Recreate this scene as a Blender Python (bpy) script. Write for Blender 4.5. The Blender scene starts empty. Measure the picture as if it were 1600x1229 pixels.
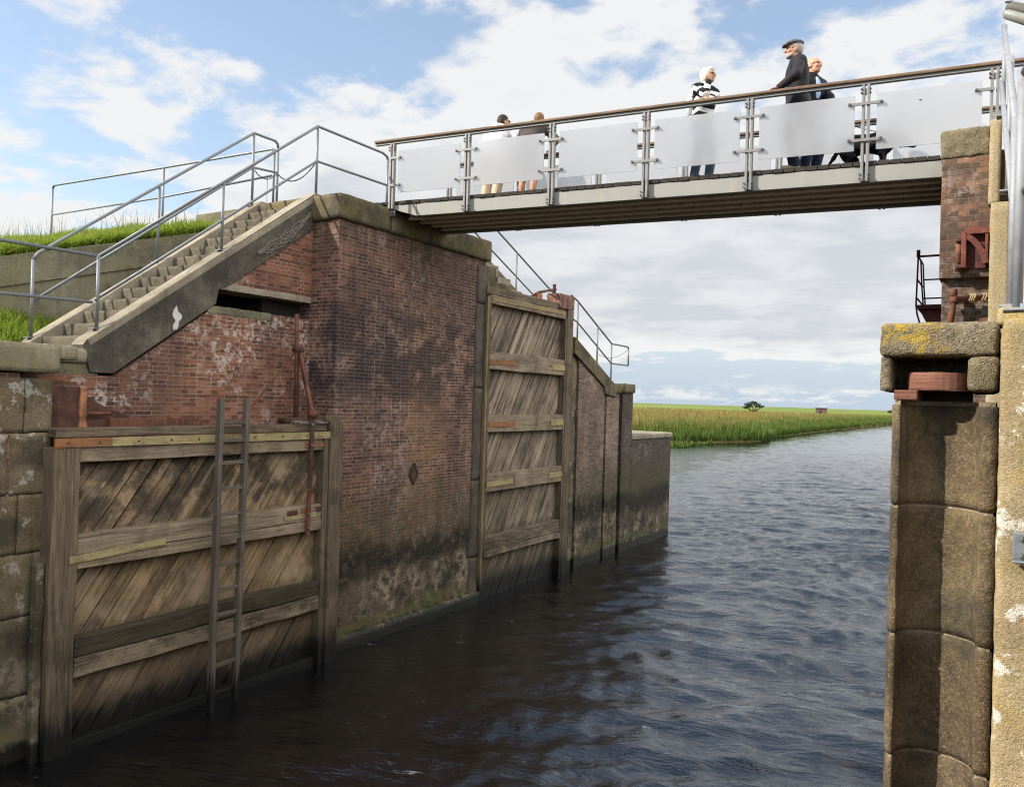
import bpy, math, random
import numpy as np
from mathutils import Vector, noise as mnoise
random.seed(7)
rng = np.random.default_rng(7)
scene = bpy.context.scene
COL = scene.collection
R = math.radians

# ---------------------------------------------------------------- camera, sky, sun, exposure
cam_d = bpy.data.cameras.new("camera")
cam = bpy.data.objects.new("camera", cam_d)
COL.objects.link(cam)
scene.camera = cam
YAW, ROLL, PITCH = R(32), R(1.7), math.atan(9 / 1250)
fwd = Vector((-math.sin(YAW) * math.cos(PITCH), math.cos(YAW) * math.cos(PITCH), math.sin(PITCH)))
rgt = Vector((math.cos(YAW), math.sin(YAW), 0))
upv = rgt.cross(fwd)
r2 = rgt * math.cos(ROLL) + upv * math.sin(ROLL)
u2 = upv * math.cos(ROLL) - rgt * math.sin(ROLL)
from mathutils import Matrix
cam.matrix_world = Matrix(((r2.x, u2.x, -fwd.x, 0), (r2.y, u2.y, -fwd.y, 0), (r2.z, u2.z, -fwd.z, 4.0), (0, 0, 0, 1)))
cam_d.sensor_width = 36
cam_d.lens = 36 * 1250 / 1600
cam_d.clip_start = 0.05
cam_d.clip_end = 8000

SUN = Vector((-0.60, -0.56, 0.57)).normalized()          # towards the sun
sun_el = math.asin(SUN.z)
sun_az = math.atan2(SUN.x, SUN.y)
sl = bpy.data.lights.new("sun", 'SUN')
sl.energy = 3.5
sl.angle = R(0.6)
sl.color = (1.0, 0.93, 0.82)
so = bpy.data.objects.new("sun", sl)
COL.objects.link(so)
so.rotation_euler = SUN.to_track_quat('Z', 'Y').to_euler()
so.location = (-30, -30, 40)

vs = scene.view_settings
scene.display_settings.display_device = 'sRGB'
vs.view_transform = 'Standard'
vs.look = 'None'
vs.exposure = 1.27
vs.gamma = 1.0
vs.use_curve_mapping = False
cy = scene.cycles
cy.use_denoising = True
try:
    cy.denoiser = 'OPENIMAGEDENOISE'
    cy.denoising_input_passes = 'RGB_ALBEDO_NORMAL'
    cy.denoising_prefilter = 'ACCURATE'
except Exception:
    pass
cy.filter_width = 1.1
cy.max_bounces = 8
cy.transparent_max_bounces = 12
cy.transmission_bounces = 8
cy.caustics_reflective = False
cy.caustics_refractive = False
cy.sample_clamp_indirect = 6

# ---------------------------------------------------------------- node helper
class G:
    def __init__(s, nt):
        s.nt = nt
    def node(s, t, **kw):
        n = s.nt.nodes.new(t)
        for k, v in kw.items():
            setattr(n, k, v)
        return n
    def put(s, sock, v):
        if hasattr(v, 'is_linked') or hasattr(v, 'links'):
            s.nt.links.new(v, sock)
        elif v is not None:
            if sock.type == 'RGBA' and not hasattr(v, '__len__'):
                v = (v, v, v, 1)
            elif sock.type == 'RGBA' and len(v) == 3:
                v = (*v, 1)
            sock.default_value = v
    def pos(s):
        return s.node('ShaderNodeNewGeometry').outputs['Position']
    def nrm(s):
        return s.node('ShaderNodeNewGeometry').outputs['Normal']
    def island(s):
        return s.node('ShaderNodeNewGeometry').outputs['Random Per Island']
    def uv(s):
        return s.node('ShaderNodeTexCoord').outputs['UV']
    def obj(s):
        return s.node('ShaderNodeTexCoord').outputs['Object']
    def gen(s):
        return s.node('ShaderNodeTexCoord').outputs['Generated']
    def xyz(s, v):
        n = s.node('ShaderNodeSeparateXYZ'); s.put(n.inputs[0], v)
        return n.outputs
    def comb(s, x, y, z):
        n = s.node('ShaderNodeCombineXYZ')
        for i, a in enumerate((x, y, z)): s.put(n.inputs[i], a)
        return n.outputs[0]
    def vmul(s, v, f):
        n = s.node('ShaderNodeVectorMath', operation='MULTIPLY'); s.put(n.inputs[0], v); s.put(n.inputs[1], f)
        return n.outputs[0]
    def vadd(s, v, f):
        n = s.node('ShaderNodeVectorMath', operation='ADD'); s.put(n.inputs[0], v); s.put(n.inputs[1], f)
        return n.outputs[0]
    def noise(s, v, scale=1., detail=4., rough=.55, dist=0., color=False):
        n = s.node('ShaderNodeTexNoise')
        s.put(n.inputs['Vector'], v)
        n.inputs['Scale'].default_value = scale; n.inputs['Detail'].default_value = detail
        n.inputs['Roughness'].default_value = rough; n.inputs['Distortion'].default_value = dist
        return n.outputs['Color' if color else 'Fac']
    def vor(s, v, scale=1., out='Distance', feat='F1'):
        n = s.node('ShaderNodeTexVoronoi', feature=feat); s.put(n.inputs['Vector'], v)
        n.inputs['Scale'].default_value = scale
        return n.outputs[out]
    def ramp(s, f, stops, interp='LINEAR'):
        n = s.node('ShaderNodeValToRGB'); s.put(n.inputs[0], f)
        cr = n.color_ramp; cr.interpolation = interp
        while len(cr.elements) < len(stops): cr.elements.new(0.5)
        for e, (p, c) in zip(cr.elements, stops):
            e.position = p
            e.color = (c, c, c, 1) if not hasattr(c, '__len__') else (*c, 1)
        return n.outputs[0]
    def mix(s, f, a, b, mode='MIX'):
        n = s.node('ShaderNodeMix', data_type='RGBA', blend_type=mode)
        s.put(n.inputs[0], f); s.put(n.inputs[6], a); s.put(n.inputs[7], b)
        return n.outputs[2]
    def m(s, op, a, b=0., c=None, clamp=False):
        n = s.node('ShaderNodeMath', operation=op, use_clamp=clamp)
        s.put(n.inputs[0], a); s.put(n.inputs[1], b)
        if c is not None: s.put(n.inputs[2], c)
        return n.outputs[0]
    def ss(s, x, a, b, lo=0., hi=1.):
        n = s.node('ShaderNodeMapRange', interpolation_type='SMOOTHSTEP')
        s.put(n.inputs[0], x); n.inputs[1].default_value = a; n.inputs[2].default_value = b
        n.inputs[3].default_value = lo; n.inputs[4].default_value = hi
        return n.outputs[0]
    def band(s, x, a, b, c, d):
        return s.m('MULTIPLY', s.ss(x, a, b), s.ss(x, c, d, 1., 0.))
    def bump(s, h, strength=.5, dist=.01, base=None):
        n = s.node('ShaderNodeBump'); s.put(n.inputs['Height'], h)
        s.put(n.inputs['Strength'], strength); n.inputs['Distance'].default_value = dist
        if base is not None: s.put(n.inputs['Normal'], base)
        return n.outputs[0]

def new_mat(name):
    mt = bpy.data.materials.new(name)
    mt.use_nodes = True
    g = G(mt.node_tree)
    g.mat = mt
    g.b = mt.node_tree.nodes['Principled BSDF']
    return g

def finish(g, col, rough=.85, normal=None, metal=0., spec=.3):
    g.put(g.b.inputs['Base Color'], col); g.put(g.b.inputs['Roughness'], rough)
    g.put(g.b.inputs['Metallic'], metal); g.put(g.b.inputs['Specular IOR Level'], spec)
    if normal is not None: g.put(g.b.inputs['Normal'], normal)
    return g.mat

# ---------------------------------------------------------------- sky with clouds
W = bpy.data.worlds.new("World")
scene.world = W
W.use_nodes = True
g = G(W.node_tree)
bg = W.node_tree.nodes['Background']
sky = g.node('ShaderNodeTexSky', sky_type='NISHITA', sun_disc=False, sun_elevation=sun_el, sun_rotation=sun_az,
             altitude=0, air_density=1.1, dust_density=0.6, ozone_density=1.6)
dv = g.gen()
dx, dy, dz = g.xyz(dv)
zc = g.m('MAXIMUM', dz, 0.0)
inv = g.m('DIVIDE', 1.0, g.m('ADD', zc, 0.16))
pl = g.comb(g.m('MULTIPLY', dx, inv), g.m('MULTIPLY', dy, inv), 0.0)
side = g.m('ADD', g.m('MULTIPLY', dx, math.cos(YAW)), g.m('MULTIPLY', dy, math.sin(YAW)))
n1 = g.noise(g.vadd(pl, (3.1, 1.7, 0.4)), 0.9, 9, .58, .25)
n2 = g.noise(g.vadd(pl, (7.7, 4.2, 0.2)), 3.9, 9, .58, .2)
# how overcast each side of the sky is
over = g.ss(side, -0.42, 0.42, -0.05, 0.045)
low = g.band(dz, 0.05, 0.10, 0.20, 0.34)
overlow = g.m('MULTIPLY', low, g.ss(side, -0.5, 0.02, 0.075, 0.31))
den = g.m('ADD', g.m('ADD', g.m('MULTIPLY', n1, 0.5), g.m('MULTIPLY', n2, 0.5)), g.m('ADD', g.m('ADD', over, overlow), g.ss(dz, .02, .085, -.10, 0.0)))
cov = g.ss(den, 0.475, 0.555)
# small cumulus along the horizon
azv = g.comb(g.m('MULTIPLY', side, 22.0), g.m('MULTIPLY', dz, 60.0), 2.0)
hn = g.noise(azv, 1.0, 6, .6)
hmask = g.band(dz, 0.004, 0.009, 0.012, 0.034)
hc = g.m('MULTIPLY', hmask, g.ss(hn, 0.44, 0.60))
thick = g.ss(den, 0.57, 0.78)
detail = g.noise(g.vadd(pl, (1.2, 9.1, 2.0)), 3.4, 8, .58, .3)
streak = g.noise(g.comb(g.m('MULTIPLY', side, 3.0), g.m('MULTIPLY', dz, 34.0), 5.0), 1.0, 5, .55)
shade = g.m('MULTIPLY', thick, g.m('ADD', g.ss(detail, .3, .7, 0.25, 1.0), g.m('MULTIPLY', g.ss(streak, .38, .65), .25)), clamp=True)
ccol = g.mix(shade, (4.45, 4.45, 4.45), (3.2, 3.3, 3.55))
skyc = g.mix(1.0, sky.outputs[0], (1.25, 1.14, 1.06), 'MULTIPLY')
haze = g.ss(dz, 0.0, 0.22, 0.95, 0.25)
skyc = g.mix(haze, skyc, (2.5, 3.05, 3.75))
skyc = g.mix(g.m('MULTIPLY', cov, 0.96), skyc, ccol)
skyc = g.mix(g.m('MULTIPLY', hc, 0.8), skyc, (4.4, 4.4, 4.3))
# added fill for the shaded left wall: off-view sky brightened, most to the right
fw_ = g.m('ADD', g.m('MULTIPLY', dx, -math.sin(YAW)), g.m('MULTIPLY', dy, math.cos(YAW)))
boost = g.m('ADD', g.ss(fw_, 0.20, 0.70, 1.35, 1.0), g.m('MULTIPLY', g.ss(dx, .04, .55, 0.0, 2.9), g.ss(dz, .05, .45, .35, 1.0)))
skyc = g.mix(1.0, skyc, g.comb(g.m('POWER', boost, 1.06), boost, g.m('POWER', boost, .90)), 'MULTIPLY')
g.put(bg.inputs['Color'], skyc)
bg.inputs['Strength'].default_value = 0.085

# ---------------------------------------------------------------- mesh builder
def vec(p): return Vector(p)
class MB:
    def __init__(s):
        s.v, s.f, s.uv, s.mi = [], [], [], []
        s.cur = 0
    def face(s, idx, uvs=None):
        s.f.append(tuple(idx)); s.uv.append(uvs); s.mi.append(s.cur)
    def add(s, verts, faces, uvs=None):
        o = len(s.v)
        s.v += [tuple(p) for p in verts]
        for k, f in enumerate(faces):
            s.face([i + o for i in f], None if uvs is None else uvs[k])
    def box(s, x0, x1, y0, y1, z0, z1):
        x0, x1 = min(x0, x1), max(x0, x1); y0, y1 = min(y0, y1), max(y0, y1); z0, z1 = min(z0, z1), max(z0, z1)
        V = [(x0, y0, z0), (x1, y0, z0), (x1, y1, z0), (x0, y1, z0), (x0, y0, z1), (x1, y0, z1), (x1, y1, z1), (x0, y1, z1)]
        s.add(V, [(0, 3, 2, 1), (4, 5, 6, 7), (0, 1, 5, 4), (1, 2, 6, 5), (2, 3, 7, 6), (3, 0, 4, 7)])
    def beam(s, p, q, w, h, up=(0, 0, 1), seg=1, amp=0.0):
        """bar from p to q: h along up, w across; UV u runs along it (wood grain)"""
        p, q = vec(p), vec(q); a = (q - p); L = a.length; a = a / L
        side = a.cross(vec(up)).normalized(); u = side.cross(a).normalized()
        off = random.random() * 50; base = len(s.v)
        for i in range(seg + 1):
            t = i / seg; c = p + a * (L * t)
            for (i1, j1) in ((-1, -1), (1, -1), (1, 1), (-1, 1)):
                d = Vector((0, 0, 0))
                if amp:
                    d = mnoise.noise_vector(c * 1.7 + Vector((i1 * 3.1, j1 * 5.3, off))) * amp
                s.v.append(tuple(c + side * (i1 * w / 2) + u * (j1 * h / 2) + d))
        cum = [0, w, w + h, 2 * w + h, 2 * w + 2 * h]
        for i in range(seg):
            A = base + 4 * i; B = A + 4
            for k in range(4):
                k2 = (k + 1) % 4
                u0, u1 = off + L * i / seg, off + L * (i + 1) / seg
                s.face((A + k, A + k2, B + k2, B + k), ((u0, off + cum[k]), (u0, off + cum[k + 1]), (u1, off + cum[k + 1]), (u1, off + cum[k])))
        e = base + 4 * seg
        q4 = ((off, off), (off + .05, off), (off + .05, off + h), (off, off + h))
        s.face((base + 3, base + 2, base + 1, base), q4); s.face((e, e + 1, e + 2, e + 3), q4)
    def prism(s, pts, axis, a0, a1):
        """closed polygon extruded along an axis; pts are the other two coordinates in order"""
        n = len(pts); o = len(s.v)
        def P(c, a):
            return {'x': (a, c[0], c[1]), 'y': (c[0], a, c[1]), 'z': (c[0], c[1], a)}[axis]
        for c in pts: s.v.append(P(c, a0))
        for c in pts: s.v.append(P(c, a1))
        s.face([o + i for i in range(n)][::-1]); s.face([o + n + i for i in range(n)])
        for i in range(n):
            j = (i + 1) % n
            s.face((o + i, o + j, o + n + j, o + n + i))
    def tube(s, pts, r, n=8, closed=False):
        pts = [vec(p) for p in pts]; o = len(s.v); m = len(pts)
        rr = r if hasattr(r, '__len__') else [r] * m
        ref = None
        for i, p in enumerate(pts):
            t1 = (pts[i] - pts[i - 1]).normalized() if i > 0 else (pts[1] - pts[0]).normalized()
            t2 = (pts[i + 1] - pts[i]).normalized() if i < m - 1 else t1
            t = (t1 + t2).normalized()
            if ref is None:
                ref = Vector((0, 0, 1)) if abs(t.z) < .9 else Vector((1, 0, 0))
            a = (ref - t * ref.dot(t)).normalized(); b = t.cross(a); ref = a
            k = 1 / max(.5, math.sqrt(max(.25, (1 + t1.dot(t2)) / 2)))
            for j in range(n):
                an = 2 * math.pi * j / n
                s.v.append(tuple(p + (a * math.cos(an) + b * math.sin(an)) * rr[i] * (k if 0 < i < m - 1 else 1)))
        for i in range(m - 1):
            for j in range(n):
                k = (j + 1) % n
                s.face((o + i * n + j, o + i * n + k, o + (i + 1) * n + k, o + (i + 1) * n + j))
        s.face([o + j for j in range(n)][::-1]); s.face([o + (m - 1) * n + j for j in range(n)])
    def stone(s, x0, x1, y0, y1, z0, z1, cell=.06, amp=.008, rad=.02, freq=5.0):
        """box with worn rounded edges and an uneven surface"""
        dims = (x1 - x0, y1 - y0, z1 - z0)
        N = [max(2, min(60, int(round(d / cell)))) for d in dims]
        lo = Vector((x0, y0, z0)); hi = Vector((x1, y1, z1))
        key = {}
        def V(i, j, k):
            t = (i, j, k)
            if t in key: return key[t]
            p = Vector((x0 + dims[0] * i / N[0], y0 + dims[1] * j / N[1], z0 + dims[2] * k / N[2]))
            q = Vector([min(max(p[a], lo[a] + rad), hi[a] - rad) for a in range(3)])
            d = p - q
            if d.length > 1e-6: p = q + d.normalized() * rad
            p = p + mnoise.noise_vector(p * freq) * amp + mnoise.noise_vector(p * freq * 3.3) * amp * .5
            key[t] = len(s.v); s.v.append(tuple(p)); return key[t]
        for i in range(N[0]):
            for j in range(N[1]):
                s.face((V(i, j, 0), V(i, j + 1, 0), V(i + 1, j + 1, 0), V(i + 1, j, 0)))
                s.face((V(i, j, N[2]), V(i + 1, j, N[2]), V(i + 1, j + 1, N[2]), V(i, j + 1, N[2])))
        for i in range(N[0]):
            for k in range(N[2]):
                s.face((V(i, 0, k), V(i + 1, 0, k), V(i + 1, 0, k + 1), V(i, 0, k + 1)))
                s.face((V(i, N[1], k), V(i, N[1], k + 1), V(i + 1, N[1], k + 1), V(i + 1, N[1], k)))
        for j in range(N[1]):
            for k in range(N[2]):
                s.face((V(0, j, k), V(0, j, k + 1), V(0, j + 1, k + 1), V(0, j + 1, k)))
                s.face((V(N[0], j, k), V(N[0], j + 1, k), V(N[0], j + 1, k + 1), V(N[0], j, k + 1)))
    def rough(s, amp, freq=4.0, start=0):
        for i in range(start, len(s.v)):
            p = Vector(s.v[i]); s.v[i] = tuple(p + mnoise.noise_vector(p * freq) * amp)
    def grid_quad(s, a, b, c, d, nu, nv):
        a, b, c, d = map(vec, (a, b, c, d)); o = len(s.v)
        for j in range(nv + 1):
            for i in range(nu + 1):
                u, v = i / nu, j / nv
                s.v.append(tuple((a * (1 - u) + b * u) * (1 - v) + (d * (1 - u) + c * u) * v))
        for j in range(nv):
            for i in range(nu):
                q = o + j * (nu + 1) + i
                s.face((q, q + 1, q + nu + 2, q + nu + 1))
    def mesh(s, name, mats, shift=Vector((0, 0, 0)), smooth=False):
        me = bpy.data.meshes.new(name)
        sh = tuple(shift)
        me.from_pydata([(p[0] - sh[0], p[1] - sh[1], p[2] - sh[2]) for p in s.v], [], s.f)
        for mt in (mats if isinstance(mats, (list, tuple)) else [mats]): me.materials.append(mt)
        ul = me.uv_layers.new(name='UVMap')
        uvs = np.zeros((len(me.loops), 2), dtype=np.float32)
        V = s.v; li = 0
        for f, uvf in zip(s.f, s.uv):
            if uvf is not None:
                for k in range(len(f)):
                    uvs[li + k] = uvf[k]
            else:
                a, b, c = V[f[0]], V[f[1]], V[f[2]]
                e1 = (b[0] - a[0], b[1] - a[1], b[2] - a[2]); e2 = (c[0] - a[0], c[1] - a[1], c[2] - a[2])
                nx = abs(e1[1] * e2[2] - e1[2] * e2[1]); ny = abs(e1[2] * e2[0] - e1[0] * e2[2]); nz = abs(e1[0] * e2[1] - e1[1] * e2[0])
                ax = (1, 2) if nx >= ny and nx >= nz else ((0, 2) if ny >= nz else (0, 1))
                for k, i in enumerate(f):
                    uvs[li + k] = (V[i][ax[0]], V[i][ax[1]])
            li += len(f)
        ul.data.foreach_set('uv', uvs.ravel())
        if max(s.mi, default=0) > 0:
            me.polygons.foreach_set('material_index', s.mi)
        if smooth:
            me.polygons.foreach_set('use_smooth', [True] * len(me.polygons))
        me.update()
        return me

def mesh_np(name, verts, faces_flat, loop_tot, mats, smooth=False):
    """fast mesh from numpy: faces_flat = loop vertex indices, loop_tot = corners per face"""
    me = bpy.data.meshes.new(name)
    nf = len(faces_flat) // loop_tot
    me.vertices.add(len(verts)); me.vertices.foreach_set('co', np.asarray(verts, dtype=np.float32).ravel())
    me.loops.add(len(faces_flat)); me.loops.foreach_set('vertex_index', np.asarray(faces_flat, dtype=np.int32))
    me.polygons.add(nf)
    me.polygons.foreach_set('loop_start', np.arange(nf, dtype=np.int32) * loop_tot)
    me.polygons.foreach_set('loop_total', np.full(nf, loop_tot, dtype=np.int32))
    if smooth: me.polygons.foreach_set('use_smooth', np.ones(nf, dtype=bool))
    for mt in (mats if isinstance(mats, (list, tuple)) else [mats]): me.materials.append(mt)
    me.update(calc_edges=True); me.validate()
    return me

def tag(o, label=None, cat=None, group=None, kind=None):
    if label: o['label'] = label
    if cat: o['category'] = cat
    if group: o['group'] = group
    if kind: o['kind'] = kind
    return o
def thing(name, label, cat, loc=(0, 0, 0), group=None, rz=0.0):
    o = bpy.data.objects.new(name, None); COL.objects.link(o)
    o.empty_display_size = .2; o.location = loc; o.rotation_euler = (0, 0, rz)
    return tag(o, label, cat, group)
def wloc(o):
    l = Vector(o.location)
    while o.parent: o = o.parent; l = l + Vector(o.location)
    return l
def part(name, mb, mat, parent, smooth=False, bevel=0.0, local=False, label=None):
    """mesh part in world coordinates under its thing (or its part)"""
    me = mb.mesh(name, mat, Vector((0, 0, 0)) if local else wloc(parent), smooth)
    o = bpy.data.objects.new(name, me); COL.objects.link(o); o.parent = parent
    if bevel: add_bevel(o, bevel)
    if label: o['label'] = label
    return o
def add_bevel(o, w, seg=2):
    b = o.modifiers.new('bevel', 'BEVEL'); b.width = w; b.segments = seg; b.limit_method = 'ANGLE'; b.angle_limit = R(40)
def solo(name, mb, mat, label, cat, group=None, smooth=False, bevel=0.0):
    a = np.array(mb.v); loc = Vector(((a[:, 0].min() + a[:, 0].max()) / 2, (a[:, 1].min() + a[:, 1].max()) / 2, a[:, 2].min()))
    o = bpy.data.objects.new(name, mb.mesh(name, mat, loc, smooth)); COL.objects.link(o); o.location = loc
    if bevel: add_bevel(o, bevel)
    return tag(o, label, cat, group)
def struct(name, me_or_mb, mat=None, smooth=False, kind='structure'):
    me = me_or_mb.mesh(name, mat, smooth=smooth) if isinstance(me_or_mb, MB) else me_or_mb
    o = bpy.data.objects.new(name, me); COL.objects.link(o)
    return tag(o, kind=kind)
def copy_tree(o, parent=None):
    c = o.copy(); COL.objects.link(c); c.parent = parent
    for ch in list(o.children): copy_tree(ch, c)
    return c
# ---------------------------------------------------------------- materials
def tide(g, col, P, z, k=1.0):
    """tide marks that belong to the wall: moss, a black band, pale barnacles, wet foot"""
    rag = g.noise(P, 1.3, 6, .62)
    fine = g.noise(P, 7.0, 6, .65)
    zz = g.m('ADD', z, g.m('MULTIPLY', g.m('SUBTRACT', rag, .5), 1.1))
    spots = g.ss(fine, .42, .58)
    moss = g.m('MULTIPLY', g.band(zz, 1.0, 1.6, 1.9, 2.7), g.ss(fine, .25, .7, .25, .85))
    col = g.mix(g.m('MULTIPLY', moss, .95 * k), col, (.058, .056, .026))
    black = g.m('MULTIPLY', g.band(zz, .92, 1.12, 1.36, 1.75), g.ss(fine, .30, .56, .45, 1.0))
    col = g.mix(g.m('MULTIPLY', black, .95 * k), col, (.012, .012, .008))
    base = g.band(zz, -.5, .0, .95, 1.2)
    col = g.mix(g.m('MULTIPLY', base, .72 * k), col, (.062, .052, .036))
    dk = g.m('MULTIPLY', g.m('MULTIPLY', base, g.ss(g.noise(g.vadd(P, (9, 2, 4)), 2.6, 6, .65), .47, .60)), .8 * k)
    col = g.mix(dk, col, (.018, .017, .013))
    pale = g.m('MULTIPLY', g.m('MULTIPLY', base, spots), g.ss(g.noise(g.vadd(P, (4, 4, 1)), 1.7, 4, .6), .42, .62))
    col = g.mix(g.m('MULTIPLY', pale, .7 * k), col, (.28, .235, .165))
    green = g.band(zz, .12, .22, .30, .48)
    col = g.mix(g.m('MULTIPLY', green, .6 * k), col, (.075, .08, .022))
    wet = g.ss(g.m('ADD', z, g.m('MULTIPLY', g.m('SUBTRACT', fine, .5), .25)), .16, .26, 1., 0.)
    col = g.mix(g.m('MULTIPLY', wet, .96), col, (.006, .0065, .006))
    return col, wet

def brick_mat(name, c_lo, c_mid, c_hi, mortar, dark=.5, pale=.4, tidek=1.0, ochre=0., moss_hi=0., row=.058, bw=.225):
    g = new_mat(name)
    P = g.pos(); x, y, z = g.xyz(P)
    uv = g.vadd(g.uv(), (0, 0, 0))
    wob = g.noise(P, 9.0, 3, .5, color=True)
    uvw = g.vadd(uv, g.vmul(g.vadd(wob, (-.5, -.5, -.5)), (.018, .012, 0)))
    bt = g.node('ShaderNodeTexBrick', offset=.5, offset_frequency=2, squash=.52, squash_frequency=2)
    g.put(bt.inputs['Vector'], uvw)
    g.put(bt.inputs['Color1'], (0, 0, 0)); g.put(bt.inputs['Color2'], (1, 1, 1)); g.put(bt.inputs['Mortar'], (.5, .5, .5))
    bt.inputs['Scale'].default_value = 1; bt.inputs['Mortar Size'].default_value = .0062
    bt.inputs['Mortar Smooth'].default_value = .35; bt.inputs['Bias'].default_value = 0.05
    bt.inputs['Brick Width'].default_value = bw; bt.inputs['Row Height'].default_value = row
    per = g.xyz(bt.outputs['Color'])[0]
    mort = bt.outputs['Fac']
    fine = g.noise(P, 26, 5, .65)
    big = g.noise(g.vmul(P, (1, 1, .6)), .75, 7, .62, .4)
    mid = g.noise(P, 2.3, 7, .65)
    f = g.m('ADD', g.m('MULTIPLY', per, .62), g.m('MULTIPLY', g.m('SUBTRACT', fine, .3), .55))
    col = g.ramp(f, [(0.0, c_lo), (.38, c_mid), (.72, c_hi), (1.0, tuple(a * 1.15 for a in c_hi))])
    mcol = g.mix(g.ss(mid, .35, .65), mortar, tuple(a * .45 for a in mortar))
    col = g.mix(g.m('MULTIPLY', mort, g.ss(fine, .3, .55, .45, 1.0)), col, mcol)
    # purple black weathering
    dm = g.m('MULTIPLY', g.ss(big, .47, .60), dark)
    col = g.mix(dm, col, g.mix(mort, (.030, .021, .021), (.115, .095, .082)))
    st = g.noise(g.vmul(P, (5, 5, .35)), 1.2, 5, .6)
    col = g.mix(g.m('MULTIPLY', g.ss(st, .54, .72), dark * .8), col, (.028, .024, .021))
    # lime bloom
    bl = g.m('MULTIPLY', g.ss(g.noise(g.vadd(P, (5, 3, 8)), .9, 5, .6), .46, .60), g.ss(g.noise(P, 11, 6, .7), .49, .60))
    col = g.mix(g.m('MULTIPLY', bl, pale), col, (.40, .35, .31))
    if ochre:
        oc = g.m('MULTIPLY', g.band(y, 10.5, 10.95, 11.5, 12.1), g.m('MULTIPLY', g.band(z, 1.8, 2.6, 5.0, 5.9), g.ss(mid, .35, .6)))
        col = g.mix(g.m('MULTIPLY', oc, ochre), col, (.21, .145, .065))
        dz1 = g.m('MULTIPLY', g.band(g.m('ADD', z, g.m('MULTIPLY', mid, .8)), 3.7, 4.8, 5.7, 6.0), g.ss(mid, .41, .53))
        col = g.mix(g.m('MULTIPLY', dz1, .82), col, g.mix(mort, (.024, .017, .019), (.105, .085, .075)))
        tp = g.m('MULTIPLY', g.ss(z, 6.0, 6.75), g.ss(st, .35, .6))
        col = g.mix(g.m('MULTIPLY', tp, .6), col, (.05, .038, .024))
    if moss_hi:
        col = g.mix(g.m('MULTIPLY', g.ss(mid, .5, .7), moss_hi), col, (.10, .085, .04))
    col, wet = tide(g, col, P, z, tidek)
    h = g.m('ADD', g.m('MULTIPLY', mort, -1.0), g.m('ADD', g.m('MULTIPLY', fine, .6), g.m('MULTIPLY', per, .35)))
    nb = g.bump(h, .8, .012)
    return finish(g, col, g.mix(wet, .92, .6), nb, spec=.25)

def stone_mat(name, c1, c2, c3, dark=.5, lichen=0., yellow=0., white=0., tidek=0., speck=.5, streak=.5, bump=.6, yx=None):
    g = new_mat(name)
    P = g.pos(); x, y, z = g.xyz(P)
    big = g.noise(P, 1.5, 7, .62, .3)
    mid = g.noise(g.vadd(P, (3, 7, 1)), 6, 6, .65)
    fine = g.noise(P, 55, 4, .7)
    grit = g.vor(P, 120)
    col = g.ramp(g.m('ADD', g.m('MULTIPLY', big, .65), g.m('MULTIPLY', mid, .35)), [(.34, c1), (.5, c2), (.66, c3)])
    col = g.mix(g.m('MULTIPLY', g.ss(fine, .50, .66), speck), col, tuple(a * .35 for a in c2))
    col = g.mix(g.m('MULTIPLY', g.ss(fine, .48, .34), speck * .6), col, tuple(min(1, a * 1.5) for a in c3))
    st = g.noise(g.vmul(P, (6, 6, .5)), 1.1, 5, .6)
    col = g.mix(g.m('MULTIPLY', g.ss(st, .52, .70), streak), col, (.035, .032, .026))
    dk = g.noise(g.vadd(P, (1, 5, 2)), 1.1, 6, .6)
    col = g.mix(g.m('MULTIPLY', g.ss(dk, .50, .62), dark), col, (.028, .026, .022))
    if yellow:
        ye = g.m('MULTIPLY', g.ss(g.noise(g.vadd(P, (8, 1, 3)), 3.2, 5, .65), .46, .58), g.ss(g.noise(P, 24, 4, .7), .38, .55))
        if yx: ye = g.m('MULTIPLY', ye, g.ss(g.m('ADD', x, g.m('MULTIPLY', g.m('SUBTRACT', mid, .5), .35)), yx[1], yx[0], 1., .04))
        col = g.mix(g.m('MULTIPLY', ye, yellow), col, (.33, .225, .020))
    if lichen:
        li = g.m('MULTIPLY', g.ss(g.noise(g.vadd(P, (2, 6, 9)), 2.1, 5, .6), .45, .6), g.ss(g.noise(P, 17, 4, .7), .42, .6))
        col = g.mix(g.m('MULTIPLY', li, lichen), col, (.17, .14, .045))
    if white:
        wn = g.m('MULTIPLY', g.ss(g.noise(g.vadd(P, (4, 2, 7)), 5.5, 6, .65), .56, .60), g.ss(g.noise(P, 30, 4, .7), .34, .52))
        col = g.mix(g.m('MULTIPLY', wn, white), col, (.62, .60, .55))
    wet = 0.
    if tidek:
        col, wet = tide(g, col, P, z, tidek)
    h = g.m('ADD', g.m('ADD', mid, g.m('MULTIPLY', fine, .8)), g.m('MULTIPLY', grit, .5))
    nb = g.bump(h, bump, .012)
    return finish(g, col, .92 if not tidek else g.mix(wet, .92, .35), nb, spec=.2)

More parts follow.
